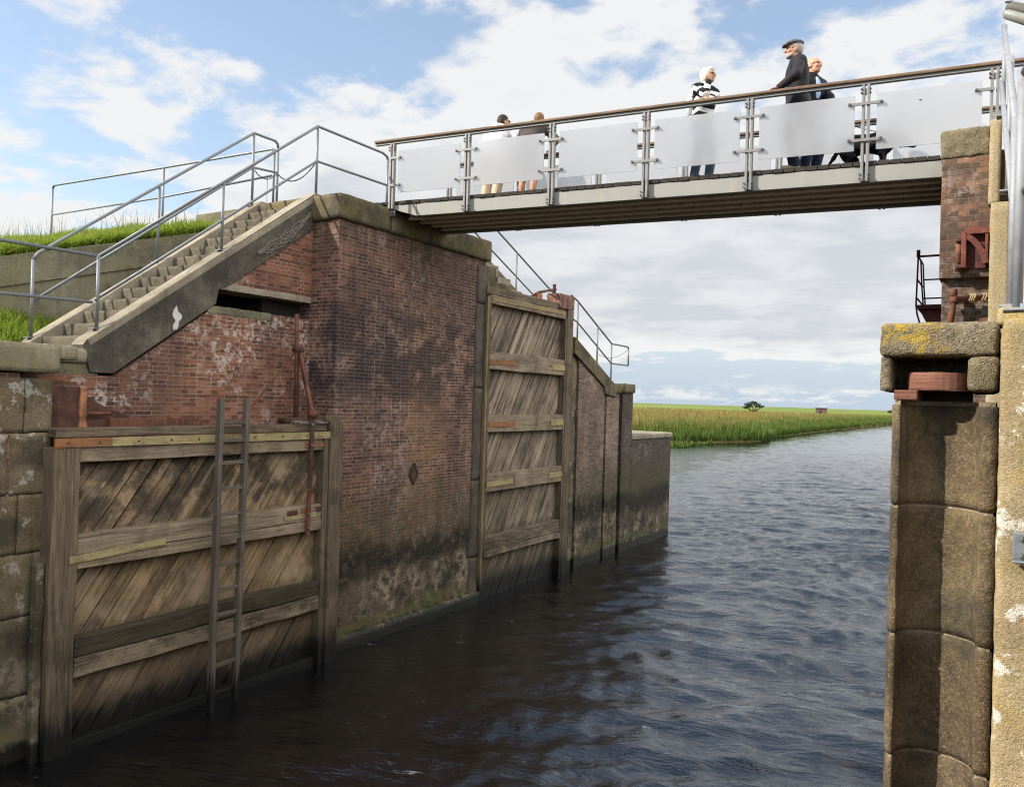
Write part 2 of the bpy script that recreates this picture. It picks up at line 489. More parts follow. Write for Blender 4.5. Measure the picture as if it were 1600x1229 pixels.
def wood_mat(name, c_dark, c_mid, c_pale, tidek=.0, dark=.5, green=0., per=.5, streak_scale=1.0, bleach=0., zdark=None, drip=0., paint=None, paintk=.0):
    g = new_mat(name)
    P = g.pos(); x, y, z = g.xyz(P); U = g.uv()
    u, v, _ = g.xyz(U)
    isl = g.island()
    gv = g.comb(g.m('ADD', g.m('MULTIPLY', u, 1.1), g.m('MULTIPLY', isl, 40)), g.m('MULTIPLY', v, 16), 0.)
    grain = g.noise(gv, 1.6, 7, .65, .35)
    fg = g.noise(g.comb(g.m('MULTIPLY', u, 4), g.m('MULTIPLY', v, 90), isl), 1.0, 5, .7)
    blot = g.noise(P, 1.9, 6, .62, .3)
    f = g.m('ADD', g.m('MULTIPLY', grain, .6), g.m('ADD', g.m('MULTIPLY', g.m('SUBTRACT', isl, .5), per * .4), g.m('MULTIPLY', fg, .4)))
    col = g.ramp(f, [(.28, c_dark), (.5, c_mid), (.74, c_pale)])
    crack = g.ss(g.noise(g.comb(g.m('MULTIPLY', u, .9), g.m('MULTIPLY', v, 34), isl), 1.3, 4, .6), .60, .68)
    col = g.mix(g.m('MULTIPLY', crack, .5), col, (.018, .013, .009))
    pit = g.noise(P, 60, 4, .7)
    col = g.mix(g.m('MULTIPLY', g.ss(pit, .56, .68), .5), col, (.030, .022, .015))
    col = g.mix(g.m('MULTIPLY', g.ss(blot, .48, .64), dark), col, (.030, .023, .017))
    if zdark:
        zd = g.m('MULTIPLY', g.ss(g.m('ADD', z, g.m('MULTIPLY', g.m('SUBTRACT', g.noise(P, 1.2, 6, .65), .5), zdark[2])), zdark[0], zdark[1]), g.ss(g.noise(g.vadd(P, (2, 9, 5)), 2.6, 7, .68), .42, .55))
        col = g.mix(g.m('MULTIPLY', zd, .85), col, (.038, .030, .024))
    if drip:
        dn = g.noise(g.comb(g.m('ADD', g.m('MULTIPLY', u, .8), g.m('MULTIPLY', isl, 60)), g.m('MULTIPLY', v, 11), g.m('MULTIPLY', isl, 5)), 1.0, 7, .66)
        if zdark: drip = g.m('MULTIPLY', g.ss(z, 1.5, 2.5, .45, 1.0), drip)
        col = g.mix(g.m('MULTIPLY', g.ss(dn, .50, .62), drip), col, (.030, .024, .019))
        col = g.mix(g.m('MULTIPLY', g.ss(dn, .46, .36), g.m('MULTIPLY', drip, .55)), col, tuple(min(1, a * 1.35) for a in c_pale))
    if paint is not None:
        pm = g.m('ADD', g.m('MULTIPLY', g.noise(P, 5, 6, .65), .6), g.m('MULTIPLY', fg, .4))
        col = g.mix(g.m('MULTIPLY', g.ss(pm, .40, .52), paintk), col, paint)
        col = g.mix(g.m('MULTIPLY', g.ss(g.noise(g.vmul(P, (3, 14, 2)), 1.0, 4, .6), .56, .70), .6), col, (.16, .075, .03))
    if bleach:
        col = g.mix(g.m('MULTIPLY', g.ss(g.noise(g.vadd(P, (3, 8, 2)), 1.4, 5, .6), .5, .64), bleach), col, (.36, .29, .20))
    if green:
        col = g.mix(g.m('MULTIPLY', g.m('MULTIPLY', g.ss(g.noise(g.vadd(P, (6, 1, 4)), 2.2, 5, .65), .42, .62), g.band(z, .5, 1.2, 1.9, 2.6)), green), col, (.058, .058, .018))
    wet = g.ss(g.m('ADD', z, g.m('MULTIPLY', g.m('SUBTRACT', grain, .5), 1.0)), .22, .58, 1., 0.)
    if tidek:
        bl = g.m('MULTIPLY', g.ss(g.m('ADD', z, g.m('MULTIPLY', g.m('SUBTRACT', blot, .5), 1.2)), .5, 1.0, 1., 0.), g.ss(grain, .35, .6))
        col = g.mix(g.m('MULTIPLY', bl, tidek), col, (.026, .022, .016))
        bk = g.m('MULTIPLY', g.band(g.m('ADD', z, g.m('MULTIPLY', g.m('SUBTRACT', blot, .5), .9)), .85, 1.0, 1.2, 1.4), g.ss(fg, .4, .55))
        col = g.mix(g.m('MULTIPLY', bk, tidek), col, (.012, .010, .008))
    col = g.mix(wet, col, (.0045, .0042, .004))
    h = g.m('ADD', g.m('ADD', grain, g.m('MULTIPLY', fg, .6)), g.m('MULTIPLY', crack, -1.0))
    return finish(g, col, g.mix(wet, .85, .6), g.bump(h, .7, .008), spec=.25)

def rust_mat(name, c1, c2, c3, flake=.5):
    g = new_mat(name)
    P = g.pos()
    n = g.noise(P, 7, 7, .68, .4); f = g.noise(P, 45, 4, .7)
    col = g.ramp(g.m('ADD', g.m('MULTIPLY', n, .7), g.m('MULTIPLY', f, .3)), [(.36, c1), (.5, c2), (.66, c3)])
    st = g.noise(g.vmul(P, (12, 12, 1)), 1, 4, .6)
    col = g.mix(g.m('MULTIPLY', g.ss(st, .52, .68), flake), col, tuple(a * .3 for a in c1))
    return finish(g, col, .8, g.bump(g.m('ADD', n, f), .5, .006), spec=.3)

def paint_mat(name, base, rough=.5, metal=0., var=.25, scale=8., spec=.4, grime=(.08, .07, .05), gk=.3, bump=.15):
    g = new_mat(name)
    P = g.pos()
    n = g.noise(P, scale, 6, .6); st = g.noise(g.vmul(P, (9, 9, 1.2)), 1.3, 5, .6)
    col = g.mix(n, tuple(a * (1 - var) for a in base), tuple(min(1, a * (1 + var)) for a in base))
    col = g.mix(g.m('MULTIPLY', g.ss(st, .52, .75), gk), col, grime)
    rf = g.ss(n, .3, .7, rough * .8, min(1, rough * 1.2))
    return finish(g, col, rf, g.bump(g.noise(P, 60, 3, .6), bump, .003), metal, spec)

def cloth_mat(name, base, var=.2, rough=.9):
    g = new_mat(name)
    P = g.pos()
    n = g.noise(P, 14, 5, .6)
    fold = g.noise(g.vmul(P, (9, 9, 5)), 1.2, 3, .5, .8)
    col = g.mix(n, tuple(a * (1 - var) for a in base), tuple(min(1, a * (1 + var)) for a in base))
    return finish(g, col, rough, g.bump(fold, .55, .03), spec=.15)

M = {}
M['brick_pier'] = brick_mat('old dark brick', (.042, .026, .023), (.118, .057, .042), (.20, .098, .068), (.36, .29, .225), dark=.5, pale=.35, ochre=.38)
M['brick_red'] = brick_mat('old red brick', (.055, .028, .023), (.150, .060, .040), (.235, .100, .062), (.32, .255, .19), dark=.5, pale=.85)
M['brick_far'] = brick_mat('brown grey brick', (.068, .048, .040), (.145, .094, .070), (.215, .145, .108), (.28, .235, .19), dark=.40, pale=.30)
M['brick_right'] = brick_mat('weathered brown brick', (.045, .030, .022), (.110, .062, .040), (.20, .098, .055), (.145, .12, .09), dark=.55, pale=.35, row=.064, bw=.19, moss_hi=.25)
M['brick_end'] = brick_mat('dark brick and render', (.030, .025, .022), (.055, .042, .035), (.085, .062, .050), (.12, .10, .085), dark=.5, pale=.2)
M['coping'] = stone_mat('lichen stained coping', (.065, .053, .032), (.115, .094, .057), (.165, .138, .088), dark=.6, lichen=.45, streak=.6, speck=.5)
M['concrete'] = stone_mat('weathered concrete', (.16, .135, .10), (.235, .205, .155), (.31, .27, .205), dark=.25, lichen=.15, streak=.35, speck=.35)
M['concrete_dark'] = stone_mat('dark and shade painted concrete', (.036, .031, .026), (.078, .068, .055), (.15, .13, .10), dark=.55, streak=.55, speck=.6)  # dark tone; on the stringer side it carries painted shade
M['tread'] = stone_mat('trodden dark concrete', (.055, .047, .034), (.10, .086, .062), (.15, .13, .095), dark=.5, lichen=.2, streak=.5, speck=.6)
M['concrete_wall'] = stone_mat('grey green concrete', (.10, .092, .062), (.155, .142, .10), (.215, .195, .14), dark=.45, lichen=.4, streak=.3)
M['coping_quay'] = stone_mat('pale quay coping', (.155, .135, .085), (.215, .19, .125), (.29, .255, .18), dark=.2, lichen=.35, streak=.3)
M['quoin'] = stone_mat('stained sandstone', (.062, .044, .027), (.125, .095, .060), (.205, .165, .11), dark=.7, lichen=.10, white=.30, streak=.6, tidek=.6)
M['quoin_sun'] = stone_mat('brown grey granite', (.036, .024, .014), (.098, .070, .041), (.205, .155, .095), dark=.9, speck=.55, streak=.7, lichen=.25, bump=.7)
M['cap'] = stone_mat('lichen yellow capstone', (.10, .084, .056), (.16, .132, .088), (.22, .185, .13), dark=.45, yellow=.85, yx=(-.18, -.50), speck=.8, streak=.2, bump=1.0)
M['capblock'] = stone_mat('grey granite block', (.11, .09, .055), (.17, .14, .088), (.23, .19, .13), dark=.3, lichen=.3, speck=.7, streak=.2, bump=1.0)
M['sandstone'] = stone_mat('yellow sandstone with lichen', (.22, .165, .085), (.29, .225, .125), (.36, .29, .175), dark=.18, yellow=.35, white=.6, streak=.15, speck=.45)
M['sandpillar'] = stone_mat('buff sandstone', (.23, .185, .11), (.30, .245, .15), (.36, .30, .195), dark=.1, yellow=.2, streak=.15)
M['mortar'] = stone_mat('lime mortar joint', (.14, .11, .07), (.21, .17, .115), (.29, .24, .17), dark=.3, speck=.5, streak=.2)
M['gate_plank'] = wood_mat('stained oak planking', (.062, .042, .026), (.225, .155, .090), (.45, .335, .205), tidek=.75, dark=.55, green=.28, per=.5, bleach=.38, zdark=(2.0, 2.6, 1.3), drip=.42)
M['gate_beam'] = wood_mat('weathered oak beam', (.075, .056, .040), (.225, .175, .122), (.39, .32, .235), tidek=.75, dark=.42, green=.3, per=.5, bleach=.3)
M['gate_post'] = wood_mat('weathered gate post', (.048, .036, .025), (.135, .102, .068), (.27, .215, .148), tidek=.6, dark=.5, green=.2, drip=.25)
M['plank_far'] = wood_mat('grey streaked planking', (.055, .042, .032), (.180, .140, .102), (.36, .30, .23), tidek=.8, dark=.4, green=.25, per=.4, bleach=.25, drip=.75)
M['beam_rot'] = wood_mat('black rotten oak beam', (.022, .016, .011), (.070, .050, .032), (.19, .145, .095), tidek=.5, dark=.75, green=.3, per=.3)
M['pale_wood'] = wood_mat('pale batten', (.11, .082, .042), (.22, .165, .085), (.33, .26, .145), tidek=.6, dark=.25)
M['ladder'] = wood_mat('grey ladder wood', (.055, .045, .036), (.115, .096, .078), (.20, .172, .145), tidek=.3, dark=.3)
M['yellow_strip'] = wood_mat('worn yellow painted strip', (.10, .075, .040), (.23, .175, .095), (.33, .27, .16), dark=.2, per=.6, paint=(.33, .29, .13), paintk=.6)
M['orange_strip'] = wood_mat('rust stained strip', (.075, .042, .024), (.17, .095, .05), (.25, .16, .09), dark=.25, paint=(.25, .105, .04), paintk=.7)
M['deck'] = wood_mat('dark deck plank', (.018, .015, .013), (.035, .030, .026), (.060, .052, .045), dark=.3, per=.8)
M['deck_under'] = wood_mat('brown plank underside', (.34, .30, .23), (.46, .41, .33), (.58, .53, .44), dark=.1, per=1.0)
M['handrail'] = wood_mat('brown hardwood rail', (.085, .055, .036), (.17, .115, .078), (.26, .19, .135), dark=.15, per=.4)
M['red_wood'] = wood_mat('red stained timber', (.07, .032, .022), (.155, .068, .045), (.24, .115, .078), dark=.3)
M['rust'] = rust_mat('rusted iron', (.045, .022, .016), (.105, .042, .026), (.19, .075, .038))
M['rust_dark'] = rust_mat('dark rusted plate', (.030, .017, .014), (.062, .028, .020), (.105, .045, .028))
M['rust_orange'] = rust_mat('flaking orange rust', (.14, .060, .030), (.30, .125, .060), (.46, .24, .13), .3)
M['red_iron'] = rust_mat('red oxide painted iron', (.055, .018, .013), (.125, .036, .025), (.19, .068, .044), .4)
M['red_worn'] = rust_mat('worn pale red iron', (.07, .03, .022), (.15, .068, .05), (.25, .17, .13), .45)
M['red_dark'] = rust_mat('dark red iron', (.030, .012, .011), (.060, .020, .017), (.11, .035, .028), .35)
M['galv'] = paint_mat('galvanised steel', (.155, .165, .18), .55, .35, .22, 12, .5, gk=.15)
M['galv_sunlit'] = paint_mat('galvanised steel with painted sunlight', (.235, .245, .26), .6, .15, .3, 18, .3, gk=.35)  # lit copy of the railing steel: sunlight put into the colour
M['galv_dull'] = paint_mat('dull galvanised steel', (.14, .148, .155), .55, .4, .2, 10, .5, gk=.2)
M['steel'] = paint_mat('bridge post steel', (.17, .168, .16), .5, .25, .2, 14, .5, gk=.3)
M['bolt'] = paint_mat('dark bolt', (.05, .05, .05), .5, .5, .2, 14, .5)
M['fascia'] = paint_mat('grey bridge fascia', (.225, .223, .205), .6, .0, .12, 3, .3, grime=(.30, .27, .20), gk=.6)
M['girder'] = paint_mat('brown grey girder', (.66, .63, .55), .6, .0, .2, 5, .3, grime=(.07, .055, .035), gk=.5)
M['lampgrey'] = paint_mat('grey lamp housing', (.085, .08, .07), .6, .0, .25, 14, .3, gk=.5)
M['lampglass'] = paint_mat('lamp cover', (.22, .225, .20), .25, .0, .05, 5, .5, gk=.1)
M['chain'] = paint_mat('dark chain', (.08, .08, .085), .5, .6)
M['roof'] = paint_mat('dark roof', (.07, .055, .05), .8)
M['hutwall'] = paint_mat('hut brick wall', (.085, .05, .042), .9)
M['black'] = paint_mat('flat black and void shade', (.01, .01, .01), .8)
M['rope'] = paint_mat('old rope', (.16, .14, .12), .9)
M['paper'] = paint_mat('white paint smear', (.42, .42, .40), .8, gk=.2)

# frosted glass
g = new_mat('frosted glass panel')
for n in list(g.nt.nodes):
    if n.bl_idname == 'ShaderNodeBsdfPrincipled': g.nt.nodes.remove(n)
out = [n for n in g.nt.nodes if n.bl_idname == 'ShaderNodeOutputMaterial'][0]
rf = g.node('ShaderNodeBsdfRefraction', distribution='GGX'); rf.inputs['Roughness'].default_value = .5; rf.inputs['IOR'].default_value = 1.4
rf.inputs['Color'].default_value = (.98, .985, .99, 1)
tl = g.node('ShaderNodeBsdfTranslucent'); tl.inputs['Color'].default_value = (.95, .955, .97, 1)
df = g.node('ShaderNodeBsdfDiffuse'); df.inputs['Color'].default_value = (.78, .79, .81, 1)
m1 = g.node('ShaderNodeMixShader'); m1.inputs[0].default_value = .25
g.nt.links.new(rf.outputs[0], m1.inputs[1]); g.nt.links.new(tl.outputs[0], m1.inputs[2])
m2 = g.node('ShaderNodeMixShader'); m2.inputs[0].default_value = .20
g.nt.links.new(m1.outputs[0], m2.inputs[1]); g.nt.links.new(df.outputs[0], m2.inputs[2])
gn = g.noise(g.vmul(g.pos(), (1, 1, .35)), 3.0, 6, .65); g2_ = g.noise(g.pos(), 26, 4, .7)
g.put(m2.inputs[0], g.m('ADD', g.ss(gn, .3, .75, .185, .225), g.m('MULTIPLY', g.ss(g2_, .60, .75), .02)))
gl_ = g.node('ShaderNodeBsdfGlossy'); gl_.inputs['Roughness'].default_value = .12
m3 = g.node('ShaderNodeMixShader'); m3.inputs[0].default_value = .035
g.nt.links.new(m2.outputs[0], m3.inputs[1]); g.nt.links.new(gl_.outputs[0], m3.inputs[2])
g.nt.links.new(m3.outputs[0], out.inputs[0])
M['glass'] = g.mat

# grass and reeds: height decides tip colour, random per blade
def blade_mat(name, low, mid, tip, z0, z1, dry=None, dryk=.0):
    g = new_mat(name)
    P = g.pos(); z = g.xyz(g.obj())[2]
    isl = g.island()
    uvh = g.xyz(g.uv())[1]
    col = g.ramp(uvh, [(0., low), (.55, mid), (1., tip)])
    col = g.mix(g.m('MULTIPLY', isl, .55), col, tuple(a * .55 for a in mid))
    if dry is not None:
        n = g.noise(P, .05, 4, .6)
        col = g.mix(g.m('MULTIPLY', g.ss(g.m('ADD', g.m('MULTIPLY', isl, .5), g.m('MULTIPLY', n, .6)), .35, .7), dryk), col, dry)
    for nd in [g.b]:
        nd.inputs['Subsurface Weight'].default_value = 0
    bs = finish(g, col, .75, spec=.2)
    # light passes through thin blades
    outn = [n for n in g.nt.nodes if n.bl_idname == 'ShaderNodeOutputMaterial'][0]
    t = g.node('ShaderNodeBsdfTranslucent'); g.put(t.inputs['Color'], col)
    mx = g.node('ShaderNodeMixShader'); mx.inputs[0].default_value = .35
    g.nt.links.new(g.b.outputs[0], mx.inputs[1]); g.nt.links.new(t.outputs[0], mx.inputs[2]); g.nt.links.new(mx.outputs[0], outn.inputs[0])
    return bs
M['grass'] = blade_mat('bank grass blade', (.085, .135, .014), (.19, .27, .026), (.31, .36, .06), 0, 1)
M['drygrass'] = blade_mat('dry seed grass', (.12, .13, .05), (.26, .22, .12), (.36, .30, .18), 0, 1)
M['reed'] = blade_mat('green reed blade', (.018, .040, .006), (.060, .110, .015), (.16, .19, .045), 0, 1)
M['reedtip'] = blade_mat('brown plumed reed', (.06, .10, .016), (.175, .17, .042), (.29, .205, .08), 0, 1)
M['leaf'] = blade_mat('tree leaf', (.020, .032, .012), (.032, .050, .018), (.052, .072, .030), 0, 1)
M['bark'] = wood_mat('tree bark', (.03, .024, .018), (.06, .048, .036), (.10, .08, .06))

g = new_mat('field and marsh')
P = g.pos(); x, y, z = g.xyz(P)
dist = g.m('SQRT', g.m('ADD', g.m('MULTIPLY', x, x), g.m('MULTIPLY', y, y)))
n = g.noise(P, .02, 6, .62); n2 = g.noise(P, .35, 5, .65)
nl = g.noise(g.vmul(P, (.006, .02, .1)), 1.0, 5, .6)
dd = g.m('ADD', dist, g.m('MULTIPLY', g.m('SUBTRACT', n, .5), 260))
brown = g.mix(g.ss(n2, .3, .7), (.16, .13, .04), (.27, .19, .08))
greenf = g.mix(g.ss(nl, .35, .65), (.085, .125, .02), (.15, .18, .04))
col = g.mix(g.ss(dd, 250, 420), brown, greenf)
fgr = g.mix(g.ss(nl, .4, .6), (.095, .135, .035), (.15, .165, .06))
col = g.mix(g.ss(dist, 600, 1200), col, fgr)
M['field'] = finish(g, col, .95, g.bump(n2, .6, .4), spec=.1)

g = new_mat('earth under grass')
P = g.pos(); n = g.noise(P, 3, 6, .65); n2 = g.noise(P, .6, 4, .6)
col = g.mix(n, (.06, .10, .012), (.14, .21, .022)); col = g.mix(g.ss(n2, .5, .7), col, (.17, .20, .035))
M['turf'] = finish(g, col, .95, g.bump(n, .8, .03), spec=.1)

# water: dark, peaty, wind ripples
g = new_mat('dark river water')
P = g.pos(); x, y, z = g.xyz(P)
rot = g.node('ShaderNodeVectorRotate', rotation_type='Z_AXIS'); g.put(rot.inputs['Vector'], P); rot.inputs['Angle'].default_value = R(-14)
q = g.vmul(rot.outputs[0], (.5, 1.5, 1))
w1 = g.noise(q, 1.3, 5, .58, .5); w2 = g.noise(g.vadd(q, (13, 5, 3)), 4.2, 5, .6, .4); w3 = g.noise(g.vadd(q, (3, 15, 3)), 13.0, 3, .55)
h = g.m('ADD', g.m('ADD', g.m('MULTIPLY', w1, .55), g.m('MULTIPLY', w2, .26)), g.m('MULTIPLY', w3, .075))
nb = g.bump(h, g.ss(y, 14, 90, .9, .14), .13)
g.b.inputs['IOR'].default_value = 2.1
foam_n = g.noise(g.vmul(rot.outputs[0], (.8, 3.5, 1)), 2.6, 7, .72, 1.2)
fmask = g.noise(g.vadd(P, (2, 2, 0)), .45, 3, .5)
foam = g.m('MULTIPLY', g.m('MULTIPLY', g.ss(foam_n, .62, .70), g.ss(fmask, .47, .60)), g.ss(y, 14, 22, 1., 0.))
col = g.mix(g.m('MULTIPLY', foam, .8), (.0022, .0026, .0034), (.45, .45, .44))
M['water'] = finish(g, col, g.mix(foam, .06, .6), nb, spec=.5)

# people
M['skin'] = cloth_mat('skin', (.46, .25, .17), .08, .55)
M['hair_white'] = cloth_mat('white hair', (.56, .50, .40), .45, .7)
M['hair_dark'] = cloth_mat('dark hair', (.035, .025, .02), .3, .6)
M['hair_brown'] = cloth_mat('brown hair', (.17, .095, .045), .3, .6)
M['hair_grey'] = cloth_mat('grey hair', (.32, .28, .24), .3, .7)
M['jacket_black'] = cloth_mat('black jacket cloth', (.018, .018, .021), .3, .7)
M['jacket_navy'] = cloth_mat('navy jacket cloth', (.009, .010, .018), .3, .7)
M['denim_dark'] = cloth_mat('dark denim', (.030, .042, .072), .3)
M['denim_light'] = cloth_mat('light denim', (.20, .29, .40), .3)
M['shirt_blue'] = cloth_mat('pale blue shirt', (.33, .43, .62), .15)
M['shirt_white'] = cloth_mat('white shirt', (.74, .73, .75), .06)
M['shirt_dark'] = cloth_mat('dark brown shirt', (.060, .050, .045), .2)
M['beige'] = cloth_mat('beige trousers', (.48, .38, .27), .12)
M['shoe_beige'] = cloth_mat('beige shoe', (.36, .29, .20), .15)
M['shoe_dark'] = cloth_mat('dark shoe', (.03, .028, .028), .2)
M['cap_grey'] = cloth_mat('grey tweed cap', (.10, .105, .115), .35)
M['glasses'] = paint_mat('dark glasses', (.012, .011, .011), .15, 0, .1)
M['fur'] = cloth_mat('black fur', (.010, .010, .011), .4, .55)
M['collar'] = cloth_mat('red collar', (.35, .02, .02), .2)
M['straw'] = cloth_mat('backpack cloth', (.62, .62, .63), .1)
g = new_mat('black and white zigzag knit')
P = g.pos(); x, y, z = g.xyz(P)
t = g.m('ADD', g.m('MULTIPLY', x, .75), g.m('MULTIPLY', y, -.45))
zig = g.m('ABSOLUTE', g.m('SUBTRACT', g.m('FRACT', g.m('MULTIPLY', t, 7.5)), .5))
s_ = g.m('FRACT', g.m('ADD', g.m('MULTIPLY', z, 7.6), g.m('MULTIPLY', zig, .75)))
col = g.mix(g.ss(s_, .50, .54), (.014, .014, .016), (.66, .65, .66))
M['zigzag'] = finish(g, col, .95, g.bump(g.noise(P, 60, 3, .6), .3, .005), spec=.1)
# ================================================================ water and land
def smooth01(t): t = max(0., min(1., t)); return t * t * (3 - 2 * t)
# water: fine displaced sheet in the chamber, plain far sheet around it
def spread(a, n, lim, k=1.035):
    v = [a]; st_ = .085
    while abs(v[-1]) < lim: v.append(v[-1] + (st_ if n > 0 else -st_)); st_ *= k
    return v[1:]
xs = np.array(spread(-9.2, -1, 75)[::-1] + list(np.linspace(-9.2, .3, 126)) + spread(.3, 1, 60))
ys = np.concatenate([np.linspace(0, 30, 421)[:-1], np.geomspace(30, 320, 520)])
nx_ = len(xs) - 1
ny_ = len(ys) - 1
XX, YY = np.meshgrid(xs, ys)
def wavefield(X, Y):
    """steep little wind waves, crests across the channel, with calmer and rougher patches"""
    Z = np.zeros_like(X); r = np.random.default_rng(3)
    wx = X + .5 * np.sin(Y * .35 + 1) + .3 * np.sin(X * .9 + Y * .5)
    wy = Y + .5 * np.sin(X * .42) + .30 * np.sin(X * 1.1 - Y * .3 + 2)
    for k in range(40):
        lam = 0.34 * (2.3 / .34) ** (r.random() ** .75); an = r.normal(R(-80), R(36)); ph = r.random() * 6.28
        kx, ky = math.cos(an) * 6.283 / lam, math.sin(an) * 6.283 / lam
        env = np.clip(.5 + .8 * np.sin(X * r.uniform(.3, .9) + Y * r.uniform(.2, .9) + r.random() * 6), 0, 1.3)
        s = np.sin(kx * wx + ky * wy + ph)
        Z += lam * .0080 * env * (1 - np.abs(s) ** .8 * 1.0 + .5 * s - .35)
    patch = .30 + .95 * smoothnp((X + 7.5 + .25 * (Y - 8)) / 5.5) 
    return Z * patch
def smoothnp(t): t = np.clip(t, 0, 1); return t * t * (3 - 2 * t)
fade = np.clip((xs[-1] - XX) / 4, 0, 1) * np.clip((XX - xs[0]) / 4, 0, 1) * np.clip(YY / 1, 0, 1) * np.clip((ys[-1] - YY) / 60, 0, 1)
def swell(X, Y):
    Z = np.zeros_like(X); r = np.random.default_rng(11)
    for k in range(26):
        lam = 1.3 * (6.0 / 1.3) ** r.random(); an = r.normal(R(-72), R(17)); ph = r.random() * 6.28
        env = .5 + .5 * np.sin(X * r.uniform(.05, .3) + Y * r.uniform(.05, .3) + r.random() * 6)
        Z += lam * .0036 * env * np.sin(6.283 / lam * (math.cos(an) * X + math.sin(an) * (Y + .5 * np.sin(X * .3))) + ph)
    return Z
ZZ = (wavefield(XX, YY) * (1 - .70 * np.clip((YY - 25) / 60, 0, 1)) + swell(XX, YY) * np.interp(YY, [0, 8, 20, 45], [1.5, 1.9, 1.6, 1.0]) * smoothnp((XX + 9) / 4)) * fade
wv = np.stack([XX, YY, ZZ], -1).reshape(-1, 3)
idx = np.arange((nx_ + 1) * (ny_ + 1)).reshape(ny_ + 1, nx_ + 1)
wf = np.stack([idx[:-1, :-1], idx[:-1, 1:], idx[1:, 1:], idx[1:, :-1]], -1).reshape(-1)
nv0 = len(wv)
x0_, x1_, y1_ = xs[0], xs[-1], ys[-1]
outer = np.array([[x0_, 0, 0], [x1_, 0, 0], [x1_, y1_, 0], [x0_, y1_, 0], [-900, -300, 0], [900, -300, 0], [900, 1400, 0], [-900, 1400, 0]], float)
wv = np.concatenate([wv, outer]); o = nv0
wf = np.concatenate([wf, [o + 4, o + 5, o + 1, o, o + 5, o + 6, o + 2, o + 1, o + 6, o + 7, o + 3, o + 2, o + 7, o + 4, o, o + 3]])
struct('water', mesh_np('water', wv, wf, 4, M['water'], True))

# far marsh and field on the left bank, and the bank beyond the right pier
def land(name, poly_bank, far):
    mb = MB()
    rings = [(0, -.35), (1.2, .25), (4, .55), (60, .9), (160, 1.5), (420, 2.1), (1000, 2.3), (1450, 2.4), (1500, 4.05), (1530, 4.05), (1600, 2.5), (3500, 2.5)]
    n = len(poly_bank)
    for d, z in rings:
        for (bx, by, ax, ay) in poly_bank:
            mb.v.append((bx + ax * d, by + ay * d, z))
    for i in range(len(rings) - 1):
        for j in range(n - 1):
            a = i * n + j
            mb.face((a, a + 1, a + n + 1, a + n))
    struct(name, mb, M['field'], smooth=False)
bank = [(-120, 44), (-60, 55), (-40, 62), (-30.4, 70.5), (-29.0, 79), (-26.5, 87), (-24.2, 92), (-24.6, 97), (-26.5, 108), (-27.5, 125), (-28.3, 158), (-29.0, 200), (-29.3, 250), (-24, 330), (10, 480), (120, 760)]
dirs = []
for i, (bx, by) in enumerate(bank):
    t = i / (len(bank) - 1)
    an = R(200) - R(115) * t
    dirs.append((bx, by, math.cos(an), abs(math.sin(an)) if t > .1 else math.sin(an)))
dirs = []
for i, (bx, by) in enumerate(bank):
    t = i / (len(bank) - 1); an = R(165) - R(95) * t
    dirs.append((bx, by, math.cos(an), math.sin(an)))
land('field', dirs, 0)
rb = [(14, -40), (14, 20), (16, 60), (24, 140), (40, 300), (110, 520), (260, 800)]
land('far_field', [(x_, y_, math.cos(R(-10 + 8 * i)), math.sin(R(-10 + 8 * i))) for i, (x_, y_) in list(enumerate(rb))][::-1], 0)

def blades(name, pts, h, w, mat, bend=.25, label=None, loc=None):
    """three-segment leaf blades; pts Nx3 feet, h heights, w widths; UV v runs from foot to tip"""
    n = len(pts); a = rng.random(n) * 6.283
    d = np.stack([np.cos(a), np.sin(a), np.zeros(n)], 1); b = np.stack([-np.sin(a), np.cos(a), np.zeros(n)], 1)
    lean = rng.normal(0, bend, n)[:, None] * h[:, None]
    up = np.array([0, 0, 1.0])
    p0 = pts; p1 = pts + up * (h * .55)[:, None] + b * lean * .3; p2 = pts + up * h[:, None] + b * lean
    wd = (w / 2)[:, None] * d
    V = np.stack([p0 - wd, p0 + wd, p1 + wd * .8, p1 - wd * .8, p2], 1).reshape(-1, 3)
    base = (np.arange(n) * 5)[:, None]
    tri = np.concatenate([base + np.array([0, 1, 2]), base + np.array([0, 2, 3]), base + np.array([3, 2, 4])], 1).reshape(-1)
    me = mesh_np(name, V, tri, 3, mat)
    ul = me.uv_layers.new(name='UVMap')
    hv = np.array([0, 0, .55, .55, 1.])
    li = np.empty(len(me.loops), dtype=np.int32); me.loops.foreach_get('vertex_index', li)
    uv = np.stack([np.zeros(len(li)), hv[li % 5]], 1).astype(np.float32)
    ul.data.foreach_set('uv', uv.ravel())
    o = bpy.data.objects.new(name, me); COL.objects.link(o)
    return tag(o, label, None, None, 'stuff')

# reeds along the far bank: green stand at the water, brown plumes behind
bk = np.array([(x_, y_) for x_, y_ in bank[1:-2]], float)
seg = np.diff(bk, axis=0); sl_ = np.hypot(seg[:, 0], seg[:, 1]); cum = np.concatenate([[0], np.cumsum(sl_)])
def along(n, lo, hi, power=1.0):
    s = rng.random(n) * cum[-1] * .97; i = np.clip(np.searchsorted(cum, s) - 1, 0, len(seg) - 1)
    f = (s - cum[i]) / sl_[i]; p = bk[i] + seg[i] * f[:, None]
    nrm = np.stack([-seg[i][:, 1], seg[i][:, 0]], 1) / sl_[i][:, None]
    dd = lo + (hi - lo) * rng.random(n) ** power
    p = p + nrm * dd[:, None] + rng.normal(0, .25, (n, 2))
    return p, dd
p, dd = along(34000, .1, 9, 1.5)
hh = rng.uniform(1.2, 2.05, len(p)) * (1 + .22 * np.sin(p[:, 0] * .55) * np.sin(p[:, 1] * .31)) * np.clip(.62 + dd * .25, .6, 1)
